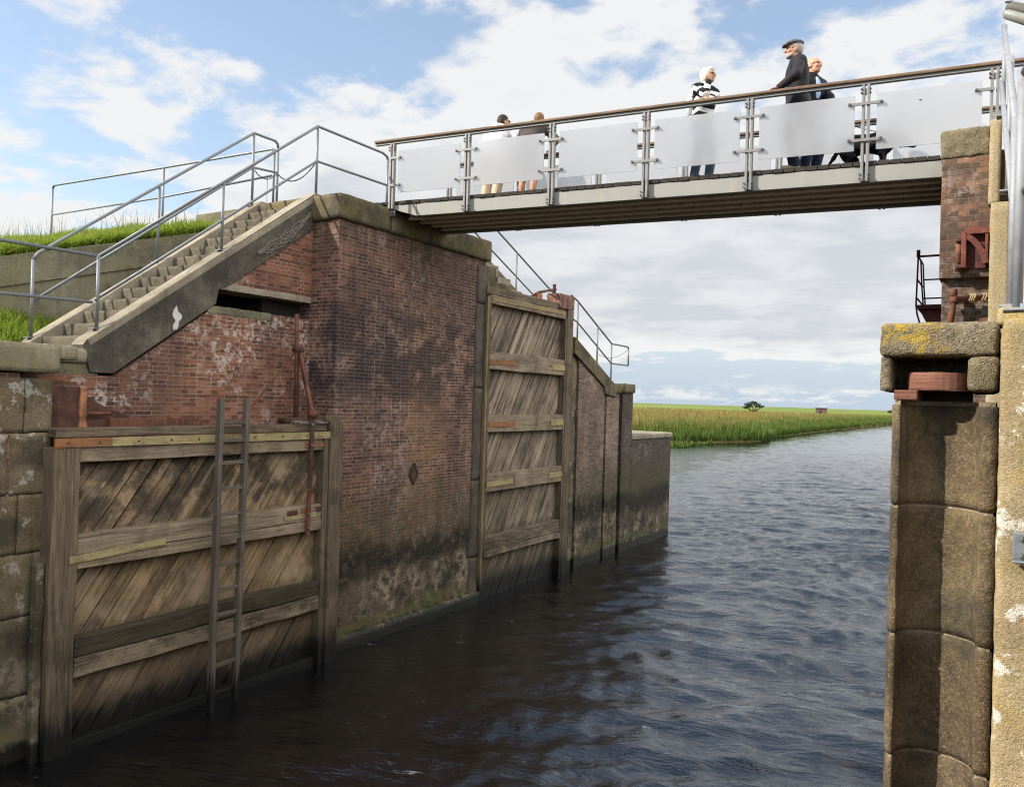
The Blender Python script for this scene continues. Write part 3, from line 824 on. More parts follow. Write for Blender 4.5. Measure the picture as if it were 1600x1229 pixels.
blades('reeds', np.column_stack([p, np.full(len(p), .05) + np.clip(dd * .1, 0, .5)]), hh, rng.uniform(.05, .14, len(p)), M['reed'], .16)
p, dd = along(52000, 3.5, 120, 1.9)
hh = rng.uniform(1.3, 2.0, len(p)) * (1 + .2 * np.sin(p[:, 0] * .21 + 1) * np.sin(p[:, 1] * .13))
blades('reed_plumes', np.column_stack([p, np.full(len(p), .5)]), hh, rng.uniform(.07, .2, len(p)) * (1 + dd / 90), M['reedtip'], .2)
p = np.column_stack([rng.uniform(-28.9, -25.5, 260), rng.uniform(70, 80, 260)])
blades('water_weed', np.column_stack([p, np.full(len(p), 0.)]), rng.uniform(.15, .5, len(p)), rng.uniform(.1, .3, len(p)), M['reed'], .8)

def leaf_cloud(mb, centers, size, count, flat=.6, leaf=.12):
    for c, s in zip(centers, size):
        for _ in range(count):
            while True:
                d = Vector((random.uniform(-1, 1), random.uniform(-1, 1), random.uniform(-1, 1)))
                if d.length < 1: break
            p_ = Vector(c) + Vector((d.x * s, d.y * s, d.z * s * flat))
            n_ = Vector((random.gauss(0, 1), random.gauss(0, 1), random.gauss(0, .6) + .5)).normalized()
            t_ = n_.orthogonal().normalized(); b_ = n_.cross(t_); l_ = leaf * random.uniform(.6, 1.4)
            o_ = len(mb.v)
            mb.v += [tuple(p_ - t_ * l_), tuple(p_ + b_ * l_ * .5), tuple(p_ + t_ * l_), tuple(p_ - b_ * l_ * .5)]
            mb.face((o_, o_ + 1, o_ + 2, o_ + 3), ((0, .2), (.5, .5), (0, 1), (.5, .5)))
def lone_tree():
    x0, y0, z0 = -81.5, 300, .4
    t = thing('tree', 'lone dark tree with a flat spreading crown on the marsh at the horizon', 'tree', (x0, y0, z0))
    tr = MB(); cs = []
    for (bx, bz) in ((0, 0), (.35, 0), (-.3, 0)):
        tr.tube([(x0 + bx, y0, z0), (x0 + bx * 2, y0, z0 + 1.4), (x0 + bx * 3.6, y0 + bx, z0 + 2.6)], [.22, .15, .10])
    for k in range(13):
        a = k / 13 * 6.283; rr = random.uniform(1.8, 4.9)
        e = (x0 + math.cos(a) * rr, y0 + math.sin(a) * rr, z0 + 3.6 + random.uniform(0, 1.9) - rr * .16)
        tr.tube([(x0 + .1, y0, z0 + random.uniform(.8, 1.9)), (x0 + math.cos(a) * rr * .5, y0 + math.sin(a) * rr * .5, z0 + 2.4), e], [.12, .08, .03], 6)
        cs.append(e); cs.append((e[0] * .6 + x0 * .4, e[1] * .6 + y0 * .4, e[2] + random.uniform(.2, .9)))
    part('trunk', tr, M['bark'], t)
    cr = MB(); leaf_cloud(cr, cs, [random.uniform(.6, 1.25) for _ in cs], 52, .36, .24)
    part('crown', cr, M['leaf'], t)
lone_tree()
def bush(name, label, c, s, n=7, grp=None):
    t = thing(name, label, 'bush', c, grp)
    cs = [(c[0] + random.uniform(-s, s), c[1] + random.uniform(-s, s), c[2] + s * random.uniform(.25, .6)) for _ in range(n)]
    b = MB(); leaf_cloud(b, cs, [s * .6] * n, 60, .55, s * .16); part('crown', b, M['leaf'], t)
    st = MB()
    for q in cs[:4]: st.tube([c, q], [s * .06, s * .02], 5)
    part('trunk', st, M['bark'], t)
bush('bush', 'small dark bush on the green field just right of the stepped wall end', (-150, 262, 1.6), 2.2)
bush('bush', 'low dark bush on the horizon field, a little left of the right stone pier', (-58, 520, 2.0), 3.0)
bush('bush', 'low dark bush on the horizon touching the right stone pier edge', (-42, 480, 2.0), 2.8)
hut = thing('hut', 'small red brick hut with a flat dark roof on the distant marsh', 'hut', (-63.2, 330, 1.5))
b = MB(); b.box(-65, -61.4, 328.5, 331.5, 1.2, 3.9); part('wall', b, M['hutwall'], hut)
b = MB(); b.prism([(328.2, 3.9), (331.8, 3.9), (331.8, 4.05), (330, 4.3), (328.2, 4.05)], 'x', -65.3, -61.1); part('roof', b, M['roof'], hut)
b = MB(); b.box(-63.6, -62.8, 328.44, 328.5, 1.2, 3.2); part('door', b, M['black'], hut)

# ================================================================ left bank: dike and lawn
WA, WB = (-12.0, 5.64), (-10.95, 8.27)          # line of the concrete retaining wall
wdir = Vector((WB[0] - WA[0], WB[1] - WA[1], 0)).normalized(); wn = Vector((-wdir.y, wdir.x, 0))   # wn points behind the wall
def wdist(x_, y_): return (x_ - WA[0]) * wn.x + (y_ - WA[1]) * wn.y
def wall_top(s): return 5.78 + .272 * s
def upper_h(x_, y_):
    s = (x_ - WA[0]) * wdir.x + (y_ - WA[1]) * wdir.y; d = max(0, wdist(x_, y_))
    base = min(7.02, wall_top(s) + .03 + .16 * d)
    if s > 2.2 or y_ > 8.6: base = min(7.02, max(base, 6.5 + (y_ - 8.3) * .5))
    base = min(base, 7.02)
    if y_ > 13.6: base = min(base, 7.02 - (y_ - 13.6) * .43)
    return max(base, .4) + .05 * mnoise.noise(Vector((x_ * .8, y_ * .8, 0)))
mb = MB(); gx = np.arange(-60, -10.69, .3); gy = np.arange(-6, 22.6, .3); okv = {}
for j, y_ in enumerate(gy):
    for i, x_ in enumerate(gx):
        mb.v.append((x_, y_, upper_h(x_, y_))); okv[(i, j)] = wdist(x_, y_) > -.0 and not (x_ > -10.95 and y_ < 9.0)
n = len(gx)
for j in range(len(gy) - 1):
    for i in range(n - 1):
        if all(okv[k] for k in ((i, j), (i + 1, j), (i, j + 1), (i + 1, j + 1))):
            a = j * n + i; mb.face((a, a + 1, a + n + 1, a + n))
struct('dike', mb, M['turf'], smooth=True)
def lawn_h(x_, y_): return 4.43 + max(0, -10.7 - x_) * .44 + .03 * mnoise.noise(Vector((x_, y_, 3)))
mb = MB(); gx2 = np.arange(-16, -9.39, .3); gy2 = np.arange(-8, 8.7, .3)
for y_ in gy2:
    for x_ in gx2: mb.v.append((x_, y_, lawn_h(x_, y_) if not (x_ > -10.9) else 4.40))
n = len(gx2)
for j in range(len(gy2) - 1):
    for i in range(n - 1):
        if gx2[i + 1] > -10.6 and gy2[j + 1] > 4.7: continue
        if wdist(gx2[i], gy2[j]) > .5: continue
        a = j * n + i; mb.face((a, a + 1, a + n + 1, a + n))
struct('lawn', mb, M['turf'], smooth=True)

def scatter(nn, x0, x1, y0, y1, ok, hf):
    x_ = rng.uniform(x0, x1, nn); y_ = rng.uniform(y0, y1, nn)
    keep = [ok(a, b) for a, b in zip(x_, y_)]
    x_, y_ = x_[keep], y_[keep]
    return np.column_stack([x_, y_, [hf(a, b) - .02 for a, b in zip(x_, y_)]])
def upok(a, b):
    d = wdist(a, b)
    return d > .05 and d < 6 and not (a > -10.95 and b < 9.0)
p = scatter(60000, -20, -10.7, 1, 9.3, upok, upper_h)
nz_ = np.array([mnoise.noise(Vector((a[0] * 1.1, a[1] * 1.1, 7))) for a in p])
blades('dike_grass', p, rng.uniform(.05, .17, len(p)) * (1 + .8 * nz_), rng.uniform(.010, .022, len(p)), M['grass'], .45)
# leafy weeds tumble over the wall top
def rim(nn, lo, hi):
    s = rng.uniform(-3.0, 2.9, nn); d = rng.uniform(lo, hi, nn)
    return np.column_stack([WA[0] + wdir.x * s + wn.x * d, WA[1] + wdir.y * s + wn.y * d, [wall_top(a) + .0 for a in s]])
p = rim(7000, .06, .5); blades('wall_top_weeds', p, rng.uniform(.06, .20, len(p)), rng.uniform(.018, .04, len(p)), M['grass'], .9)
p = scatter(1100, -20, -12.2, 3, 9.2, lambda a, b: wdist(a, b) > .6 and mnoise.noise(Vector((a * .7, b * .7, 1))) > -.05, upper_h)
blades('dry_grass', p, rng.uniform(.3, .62, len(p)), rng.uniform(.006, .012, len(p)), M['drygrass'], .5)
p = scatter(26000, -13.5, -9.9, 2.2, 8.2, lambda a, b: wdist(a, b) < -.02 and not (a > -10.92 and b > 4.75), lambda a, b: lawn_h(a, b) if a < -10.9 else 4.40)
blades('lawn_grass', p, rng.uniform(.06, .22, len(p)), rng.uniform(.010, .02, len(p)), M['grass'], .55)

rw = thing('retaining_wall', 'low grey concrete retaining wall under the grassy dike beside the near stairs', 'wall', (-12, 5.64, 4.4))
mb = MB()
A_ = Vector((*WA, 0)) - wdir * 6; n_ = 24
rows = []
for i in range(n_ + 1):
    s = -6 + 8.85 * i / n_; q = Vector((*WA, 0)) + wdir * s
    zt = wall_top(s) + .015 * mnoise.noise(q * 2)
    for (dd_, zz_) in ((0, 4.2), (0, zt - .01), (.02, zt), (.4, zt), (.4, 4.2)):
        mb.v.append((q.x + wn.x * dd_, q.y + wn.y * dd_, zz_))
for i in range(n_):
    for k in range(4):
        a = i * 5 + k; mb.face((a + 5, a, a + 1, a + 6)[::-1])
mb.face([0, 1, 2, 3, 4]); mb.face([n_ * 5 + k for k in range(5)][::-1])
part('body', mb, M['concrete_wall'], rw)
mb = MB()
for dz_ in (.42,):
    p0 = Vector((*WA, 0)) - wdir * 5.5 - wn * .012; p1 = Vector((*WA, 0)) + wdir * 2.8 - wn * .012
    mb.beam((p0.x, p0.y, wall_top(-5.5) - dz_), (p1.x, p1.y, wall_top(2.8) - dz_), .03, .02)
part('board_mark', mb, M['concrete_wall'], rw)

# ================================================================ left wall: quay, stairs, piers
WX, RX = -8.85, -9.42
quay = thing('quay_wall', 'stained quay wall of sandstone quoins and brick left of the near gate', 'wall', (-9.2, 3.2, 0))
b = MB(); b.box(-12, WX - .012, -8, 4.40, -1.2, 4.12); part('brick_body', b, M['brick_pier'], quay)
for (z0, z1, y0, y1) in ((3.50, 4.07, 4.46, 4.74), (2.84, 3.485, 4.32, 4.76), (2.22, 2.83, 4.42, 4.755), (1.55, 2.205, 4.24, 4.75), (.72, 1.54, 4.2, 4.74), (.0, .70, 4.25, 4.75), (-1.2, -.01, 4.2, 4.75)):
    b = MB(); b.stone(-9.42, WX, y0 - .004, y1, z0 - .006, z1 + .003, .05, .012, .014, 4); part('quoin_stone', b, M['quoin'], quay, True)
for (z0, z1, y0, y1) in ((3.50, 4.07, 3.9, 4.44), (2.84, 3.485, 3.7, 4.30), (2.22, 2.83, 3.8, 4.40), (1.55, 2.205, 3.7, 4.225), (.72, 1.54, 3.6, 4.19), (.0, .70, 3.7, 4.24)):
    b = MB(); b.stone(-9.3, WX - .003, y0, y1 + .008, z0 - .006, z1 + .003, .06, .012, .014, 4); part('quoin_stone', b, M['quoin'], quay, True)
b = MB(); b.stone(-9.5, -8.80, 2.9, 4.79, 4.135, 4.45, .07, .008, .025, 5); part('coping', b, M['coping_quay'], quay, True)
b = MB(); b.stone(-9.5, -8.80, -8, 2.88, 4.135, 4.45, .2, .008, .025, 5); part('coping', b, M['coping_quay'], quay, True)
b = MB(); b.stone(-10.95, -9.43, 2.9, 5.58, 4.05, 4.432, .1, .006, .015, 5); part('paving', b, M['concrete_wall'], quay, True)
b = MB(); b.stone(-9.42, -8.81, 4.77, 4.99, 4.285, 4.445, .05, .006, .02, 6); part('coping_toe', b, M['coping_quay'], quay, True)

sw = thing('stair_wall', 'red brick recess wall below the near concrete stairs, with a dark slot', 'wall', (RX - .2, 6.9, 0))
b = MB()
b.prism([(4.7, -1.2), (9.02, -1.2), (9.02, 5.16), (7.22, 5.16), (5.78, 4.14), (5.0, 4.14), (5.0, 4.28), (4.7, 4.28)], 'x', RX, -10.3)
b.prism([(7.44, 5.515), (9.02, 5.515), (9.02, 6.64)], 'x', RX, -10.3)
part('brick_body', b, M['brick_red'], sw)
b = MB(); b.stone(-9.9, RX + .012, 7.24, 9.0, 5.415, 5.515, .03, .006, .006, 9); part('lintel', b, M['concrete'], sw)
b = MB(); b.stone(-9.9, RX + .010, 7.10, 8.2, 5.06, 5.175, .03, .010, .008, 9); part('sill', b, M['concrete_wall'], sw)
b = MB(); b.stone(-9.42, RX + .03, 4.99, 5.42, 4.28, 4.45, .05, .006, .02, 6); part('kerb_stone', b, M['concrete'], sw, True)
b = MB(); b.box(-10.32, -10.25, 7.0, 9.05, 5.0, 5.6); b.box(-10.25, RX - .25, 8.25, 8.99, 5.16, 5.415); part('slot_shade', b, M['black'], sw)  # black panels painted in as the deep shade of the slot

st = thing('stairs', 'worn concrete stairs with stringers climbing from the quay to the footbridge', 'stairs', (-10.1, 7.2, 4.4))
slope = (7.17 - 4.57) / (9.06 - 5.41)
prof = [(5.41, 4.57), (5.36, 4.50), (5.46, 4.17), (5.76, 4.17), (7.22, 5.20), (7.26, 5.40), (7.46, 5.50), (8.98, 6.58), (9.04, 6.72), (9.10, 7.16), (9.02, 7.165)]
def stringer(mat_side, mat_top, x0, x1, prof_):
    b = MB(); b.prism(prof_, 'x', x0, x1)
    for k, f in enumerate(b.f):            # one concrete: sunlit top painted paler, shaded side painted darker
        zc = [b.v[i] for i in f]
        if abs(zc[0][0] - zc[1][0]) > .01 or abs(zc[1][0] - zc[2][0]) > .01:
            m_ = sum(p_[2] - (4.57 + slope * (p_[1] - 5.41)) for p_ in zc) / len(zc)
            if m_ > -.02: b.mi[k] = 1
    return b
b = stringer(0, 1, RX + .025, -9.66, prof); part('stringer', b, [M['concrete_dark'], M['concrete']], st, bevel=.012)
b = MB(); b.prism([(5.41, 4.57), (9.06, 7.17), (9.06, 7.06), (5.45, 4.487)], 'x', RX + .030, -9.655); part('stringer_edge', b, M['concrete'], st, bevel=.01)
prof2 = [(5.41, 4.57), (5.36, 4.50), (5.38, 4.2), (9.1, 4.2), (9.10, 7.16), (9.02, 7.165)]
b = stringer(0, 1, -10.64, -10.90, prof2); part('stringer', b, M['concrete'], st, bevel=.012)
nst = 14
for i in range(nst):
    z1 = 4.44 + (7.10 - 4.44) * (i + 1) / nst; y0 = 5.41 + (z1 + .025 - 4.57) / slope
    b = MB(); b.stone(-10.66, -9.62, y0, y0 + .33, z1 - .21, z1, .045, .010, .022, 7); part('step', b, M['tread'], st, True)
b = MB()
pts_ = []
for k in range(40):
    a = k / 40 * 6.283; pts_.append((6.60 + .050 * math.cos(a) * (1 + .5 * math.sin(3 * a + 1) + .3 * math.sin(7 * a)), 4.93 + .155 * math.sin(a) * (1 + .15 * math.sin(5 * a))))
b.prism(pts_, 'x', RX + .026, RX + .029); part('paint_smear', b, M['paper'], st)
for k in range(2):
    pass
rope = thing('rope_bundle', 'tangle of grey netting rope hanging on the upper stair stringer', 'rope', (RX + .04, 8.6, 6.3))
b = MB()
for k in range(20):
    pp = []
    for i in range(14):
        t = i / 13; pp.append((RX + .04 + .012 * math.sin(9 * t + k), 7.9 + 1.0 * t + .02 * random.uniform(-1, 1), 6.02 + .78 * t - .16 * math.sin(3.14 * t) * (k % 5) * .25 + .035 * random.uniform(-1, 1)))
    b.tube(pp, .0045, 5)
part('strand', b, M['rope'], rope)

pier = thing('brick_pier', 'tall dark brick pier carrying the left end of the footbridge', 'pier', (-9.6, 11, 0))
b = MB(); b.stone(-10.8, WX, 9.0, 13.06, .2, 6.72, .115, .010, .012, 2.2); part('brick_body', b, M['brick_pier'], pier, False)
b = MB(); b.stone(-10.8, WX + .075, 8.99, 13.1, -1.2, .215, .09, .018, .03, 4); part('plinth', b, M['brick_pier'], pier, True)
b = MB(); b.stone(-10.9, WX + .055, 8.945, 10.16, 6.705, 7.105, .07, .010, .022, 4); part('coping', b, M['coping'], pier, True)
b = MB(); b.stone(-10.9, WX + .055, 10.175, 13.17, 6.705, 7.105, .07, .010, .022, 4); part('coping', b, M['coping'], pier, True)
b = MB(); b.box(-12.2, -10.88, 8.9, 13.2, 6.6, 7.06); part('landing', b, M['concrete_wall'], pier)
for (z0, z1) in ((5.85, 6.60), (4.2, 5.84), (2.4, 4.19), (.9, 2.39), (.1, .89)):
    b = MB(); b.stone(-9.2, WX + .018, 12.74, 13.085, z0, z1, .08, .010, .02, 5); part('edge_stone', b, M['concrete_dark'], pier, True)
b = MB()
b.prism([(10.90, 2.65), (10.98, 2.52), (11.06, 2.64), (10.98, 2.78)], 'x', WX - .02, WX + .02); part('hole_shade_plate', b, M['rust_dark'], pier)  # dark diamond plate painted as the shade of an open hole
b = MB()
for s1, s2 in (((10.87, 2.65), (10.98, 2.47)), ((10.98, 2.47), (11.09, 2.65)), ((11.09, 2.65), (10.98, 2.83)), ((10.98, 2.83), (10.87, 2.65))):
    b.beam((WX + .012, *s1), (WX + .012, *s2), .03, .04)
part('hole_rim', b, M['concrete_dark'], pier)

# recess behind the far gate
rc = thing('gate_recess', 'dark stone recess wall behind the tall far gate', 'wall', (-9.6, 15, 0))
b = MB(); b.prism([(13.04, -1.2), (16.95, -1.2), (16.95, 5.55), (14.3, 6.62), (13.04, 6.64)], 'x', RX, -10.6); part('body', b, M['brick_pier'], rc)
b = MB(); b.stone(-9.8, WX + .01, 13.09, 13.42, 6.05, 6.63, .06, .010, .02, 5); part('coping', b, M['coping'], rc, True)
b = MB(); b.stone(-9.8, WX - .02, 13.43, 14.05, 6.02, 6.36, .06, .010, .02, 5); part('coping', b, M['coping'], rc, True)
b = MB(); b.prism([(13.5, 7.08), (13.5, 6.7), (14.2, 6.52), (17.0, 5.32), (17.0, 5.62), (13.9, 6.95)], 'x', RX + .03, -9.75); part('stringer', b, M['coping'], rc, bevel=.012)

fs = thing('far_stair_wall', 'pale brick wall with sloping coping beyond the tall far gate', 'wall', (-9.2, 17.9, 0))
b = MB(); b.prism([(17.18, -1.2), (18.66, -1.2), (18.66, 4.42), (18.5, 4.62), (17.18, 5.22)], 'x', WX, -10.4); part('brick_body', b, M['brick_far'], fs)
b = MB(); b.stone(-10.2, WX - .05, 16.88, 17.2, -1.2, 5.30, .1, .010, .015, 4); part('edge_stone', b, M['quoin'], fs, True)
b = MB(); b.prism([(16.86, 5.53), (16.86, 5.13), (18.55, 4.38), (18.62, 4.20), (19.25, 4.13), (19.3, 4.42)], 'x', WX + .05, -9.25); part('coping', b, M['coping'], fs, bevel=.02)
nf = 12
for i in range(nf):
    z1 = 7.0 - (7.0 - 4.5) * (i + 1) / nf; y0 = 13.6 + 5.9 * i / nf
    b = MB(); b.box(-10.3, -9.25, y0, y0 + .52, z1 - .25, z1); part('step', b, M['concrete'], fs)
b = MB(); b.prism([(13.5, 7.1), (13.5, 4), (19.3, 4), (19.3, 4.5)], 'x', -10.3, -10.55); part('stringer', b, M['concrete'], fs)

for (y0, y1, zt, lab) in ((18.78, 19.56, 4.44, 'narrow brick buttress with stone cap, nearer of the two at the wall end'), (19.78, 20.46, 4.46, 'narrow brick buttress with stone cap, farther of the two at the wall end')):
    t = thing('buttress', lab, 'buttress', (-9.2, (y0 + y1) / 2, 0), 'buttresses at the wall end')
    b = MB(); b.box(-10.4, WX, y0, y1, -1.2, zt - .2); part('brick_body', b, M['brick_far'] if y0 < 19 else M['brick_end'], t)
    b = MB(); b.stone(-10.4, WX + .05, y0 - .05, y1 + .05, zt - .2, zt + .05, .08, .01, .02, 5); part('cap', b, M['coping'], t, True)
t = thing('slot_wall', 'dark slot walls set back between the brick buttresses', 'wall', (-9.6, 19.6, 0))
b = MB(); b.box(-10.4, WX - .26, 18.6, 18.8, -1.2, 4.2); b.box(-10.4, WX - .26, 19.54, 19.8, -1.2, 4.2); part('body', b, M['quoin'], t)
ep = thing('end_pier', 'low dark brick pier with rounded corner and pale top at the chamber mouth', 'pier', (-10.5, 22, 0))
arc = [(WX, 20.44), (WX, 23.35)] + [(WX - .38 + .38 * math.cos(a), 23.35 + .42 * math.sin(a)) for a in np.linspace(0, math.pi / 2, 8)[1:]] + [(-16, 23.77), (-16, 20.44)]
b = MB()
zs_ = [-1.2, 2.98]
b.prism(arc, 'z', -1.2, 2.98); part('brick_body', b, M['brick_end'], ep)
b = MB(); b.prism([(p_[0] + (.04 if p_[0] > -15 else 0), p_[1] + (.03 if p_[1] > 21 else 0)) for p_ in arc], 'z', 2.98, 3.12); part('top_slab', b, M['concrete'], ep, bevel=.03)

# ================================================================ right side
QX0, QX1, QY = -.58, -.06, 5.0
rq = thing('quoin_pier', 'sunlit stone pier with a hollow rounded quoin and yellow lichen cap at right', 'pier', (-.3, 5.3, 0))
def quoin_plan(ins=0.):
    pl_ = [(QX0 + ins, 5.62 - ins), (QX0 + ins, QY + .05 + ins), (QX0 + .015 + ins, QY + .012 + ins), (QX0 + .045, QY + ins)]
    for k in range(17):
        a = math.pi - math.pi * k / 16
        pl_.append((-.335 + (.197 + ins) * math.cos(a), QY + .005 + ins + (.205) * math.sin(a)))
    pl_ += [(-.128, QY + ins), (-.10, QY - .006 + ins), (QX1 - ins, QY - .002 + ins), (QX1 - ins, 5.62 - ins)]
    return pl_
def quoin_course(z0, z1, amp):
    b = MB(); pl_ = quoin_plan(); n = len(pl_); nz = max(3, int((z1 - z0) / .035))
    for j in range(nz + 1):
        t = j / nz; z_ = z0 + (z1 - z0) * t
        e = .010 * max(0, 1 - min(t, 1 - t) * (z1 - z0) / .010) * (.4 + 1.2 * random.random())
        ctr = (-.32, 5.4)
        for (px, py) in pl_:
            q = Vector((px, py, z_)); d = mnoise.noise_vector(q * 6) * amp + mnoise.noise_vector(q * 21) * amp * .9 + mnoise.noise_vector(q * 2.2) * amp
            b.v.append((px + (ctr[0] - px) * e * .6 + d.x, py + (ctr[1] - py) * e + d.y, z_))
    for j in range(nz):
        for i in range(n):
            k = (i + 1) % n; b.face((j * n + i, j * n + k, (j + 1) * n + k, (j + 1) * n + i)[::-1])
    b.face([i for i in range(n)]); b.face([nz * n + i for i in range(n)][::-1])
    return b
for (z0, z1) in ((3.470, 4.035), (2.746, 3.450), (2.062, 2.726), (1.36, 2.042), (.6, 1.345), (-1.2, .585)):
    part('quoin_stone', quoin_course(z0, z1, .0042), M['quoin_sun'], rq, True)
b = MB(); b.prism(quoin_plan(.012), 'z', -1.2, 4.06); part('mortar_joint', b, M['mortar'], rq)
b = MB(); b.box(QX0 + .01, -.45, QY + .01, 5.5, 4.062, 4.118); part('brick_shim', b, M['red_wood'], rq, bevel=.006)
b = MB(); b.stone(-.645, -.065, 4.965, 5.7, 4.305, 4.495, .022, .008, .03, 14); part('cap', b, M['cap'], rq, True)
b = MB(); b.stone(-.642, -.585, 4.99, 5.6, 4.11, 4.31, .025, .006, .012, 12); part('cap_cheek', b, M['capblock'], rq, True)
b = MB(); b.stone(-.205, -.062, 4.972, 5.6, 4.115, 4.31, .022, .008, .025, 12); part('cap_cheek', b, M['capblock'], rq, True)
b = MB(); b.box(-.585, -.2, 5.32, 5.6, 4.06, 4.31); part('cavity_back', b, M['concrete_dark'], rq)
pl_ = [(-.355 + .16 * math.cos(a), 5.15 + .16 * math.sin(a)) for a in np.linspace(0, 2 * math.pi, 28)[:-1]]
b = MB(); b.prism(pl_, 'z', 4.118, 4.218); b.rough(.006, 12)
c = solo('timber_collar', b, M['red_wood'], 'round red timber collar wedged under the lichen capstone', 'timber collar')

fg = thing('foreground_wall', 'lichen blotched sandstone wall at the right picture edge', 'wall', (.7, 5.2, 0))
for (z0, z1, dx_) in ((1.62, 4.485, 0), (-1.2, 1.615, .003)):
    b = MB(); b.stone(-.052 + dx_, 1.8, 4.78, 5.7, z0, z1, .03, .007, .022, 9); part('block', b, M['sandstone'], fg, True)
b = MB(); b.box(-.05, 3.2, 5.3, 10.2, -1.2, 4.44); b.box(1.7, 6, -8, 5.7, -1.2, 4.43); part('backing', b, M['brick_right'], fg)
gr_ = MB(); gr_.grid_quad((3.2, -8, 4.42), (14.6, -8, .6), (14.6, 30, .6), (3.2, 30, 4.42), 30, 60)
struct('right_bank', gr_, M['turf'], True)
b = MB(); b.stone(-.075, .16, 5.05, 5.36, 4.475, 4.585, .025, .010, .03, 10)
solo('footing', b, M['sandstone'], 'rough mortar footing under the right handrail foot', 'footing', smooth=True)

rp = thing('brick_pier', 'brown brick pier with capstone carrying the right end of the footbridge', 'pier', (.6, 11.5, 0))
b = MB(); b.stone(-.715, -.03, 9.97, 14.0, 5.47, 6.79, .09, .006, .010, 4); part('brick_body', b, M['brick_right'], rp)
b = MB(); b.box(-.69, -.031, 10.07, 14.0, -1.2, 5.475); part('brick_foot', b, M['brick_right'], rp)
b = MB(); b.stone(-.73, -.245, 9.955, 14.05, 6.785, 7.11, .03, .016, .03, 11); part('coping', b, M['cap'] if False else M['capblock'], rp, True)
b = MB(); b.box(-.05, 5, 9.9, 14, -1.2, 7.05); part('body', b, M['brick_right'], rp)
b = MB(); b.stone(-.235, -.045, 9.80, 10.1, -1.2, 6.23, .05, .006, .015, 8); part('stone_column', b, M['sandpillar'], rp, True)
b = MB(); b.stone(-.262, -.150, 9.86, 10.1, 6.22, 7.13, .04, .006, .015, 8); part('stone_column', b, M['sandpillar'], rp, True)
rs = thing('stairs', 'right bank concrete stairs mostly hidden behind the handrail', 'stairs', (.5, 7.5, 4.4))
b = MB(); b.prism([(5.6, 4.57), (5.6, 4.2), (9.9, 4.2), (9.9, 7.1), (9.85, 7.1)], 'x', -.02, .2); part('stringer', b, M['concrete'], rs, bevel=.012)
for i in range(14):
    z1 = 4.44 + 2.62 * (i + 1) / 14; y0 = 5.7 + 4.2 * i / 14
    b = MB(); b.box(.2, 1.25, y0, y0 + .4, z1 - .2, z1); part('step', b, M['concrete'], rs)
b = MB(); b.prism([(5.6, 4.57), (5.6, 4.2), (9.9, 4.2), (9.9, 7.1), (9.85, 7.1)], 'x', 1.25, 1.47); part('stringer', b, M['concrete'], rs, bevel=.012)
# ================================================================ lock gates
def clip_poly(poly, x0, x1, y0, y1):
    def cl(P, f, inter):
        out = []
        for i in range(len(P)):
            a, b = P[i - 1], P[i]
            fa, fb = f(a), f(b)
            if fa != fb: out.append(inter(a, b))
            if fb: out.append(b)
        return out
    def ix(v): return lambda a, b: (v, a[1] + (b[1] - a[1]) * (v - a[0]) / (b[0] - a[0]))
    def iy(v): return lambda a, b: (a[0] + (b[0] - a[0]) * (v - a[1]) / (b[1] - a[1]), v)
    P = poly
    for f, it in ((lambda p: p[0] >= x0, ix(x0)), (lambda p: p[0] <= x1, ix(x1)), (lambda p: p[1] >= y0, iy(y0)), (lambda p: p[1] <= y1, iy(y1))):
        if not P: return []
        P = cl(P, f, it)
    return P
def planking(xf, y0, y1, z0, z1, ang, w):
    """diagonal boards on the plane X = xf, clipped to a rectangle"""
    b = MB(); d = (math.cos(ang), math.sin(ang)); nrm = (-d[1], d[0])
    cy_, cz_ = (y0 + y1) / 2, (z0 + z1) / 2; half = math.hypot(y1 - y0, z1 - z0) / 2 + .3
    k = -half
    while k < half:
        ww = w * random.uniform(.85, 1.12); gap = random.uniform(.008, .018)
        if random.random() < .10: gap += .014
        a0, a1 = k, k + ww - gap
        P = [(cy_ + d[0] * s + nrm[0] * t, cz_ + d[1] * s + nrm[1] * t) for (s, t) in ((-half, a0), (half, a0), (half, a1), (-half, a1))]
        P = clip_poly(P, y0, y1, z0, z1)
        k += ww
        if len(P) < 3: continue
        if sum(P[i - 1][0] * P[i][1] - P[i][0] * P[i - 1][1] for i in range(len(P))) < 0: P = P[::-1]
        dx_ = random.uniform(-.010, .010); tw = random.uniform(-.004, .004); off = random.random() * 30
        o = len(b.v); n = len(P)
        uv = [((p_[0] - cy_) * d[0] + (p_[1] - cz_) * d[1] + off, (p_[0] - cy_) * nrm[0] + (p_[1] - cz_) * nrm[1] + off) for p_ in P]
        for p_ in P: b.v.append((xf + dx_ + tw * ((p_[0] + p_[1]) * 4 % 1), p_[0], p_[1]))
        for p_ in P: b.v.append((xf + dx_ - .05, p_[0], p_[1]))
        b.face([o + i for i in range(n)], uv)
        for i in range(n):
            j = (i + 1) % n
            b.face((o + j, o + i, o + n + i, o + n + j), (uv[j], uv[i], uv[i], uv[j]))
    return b

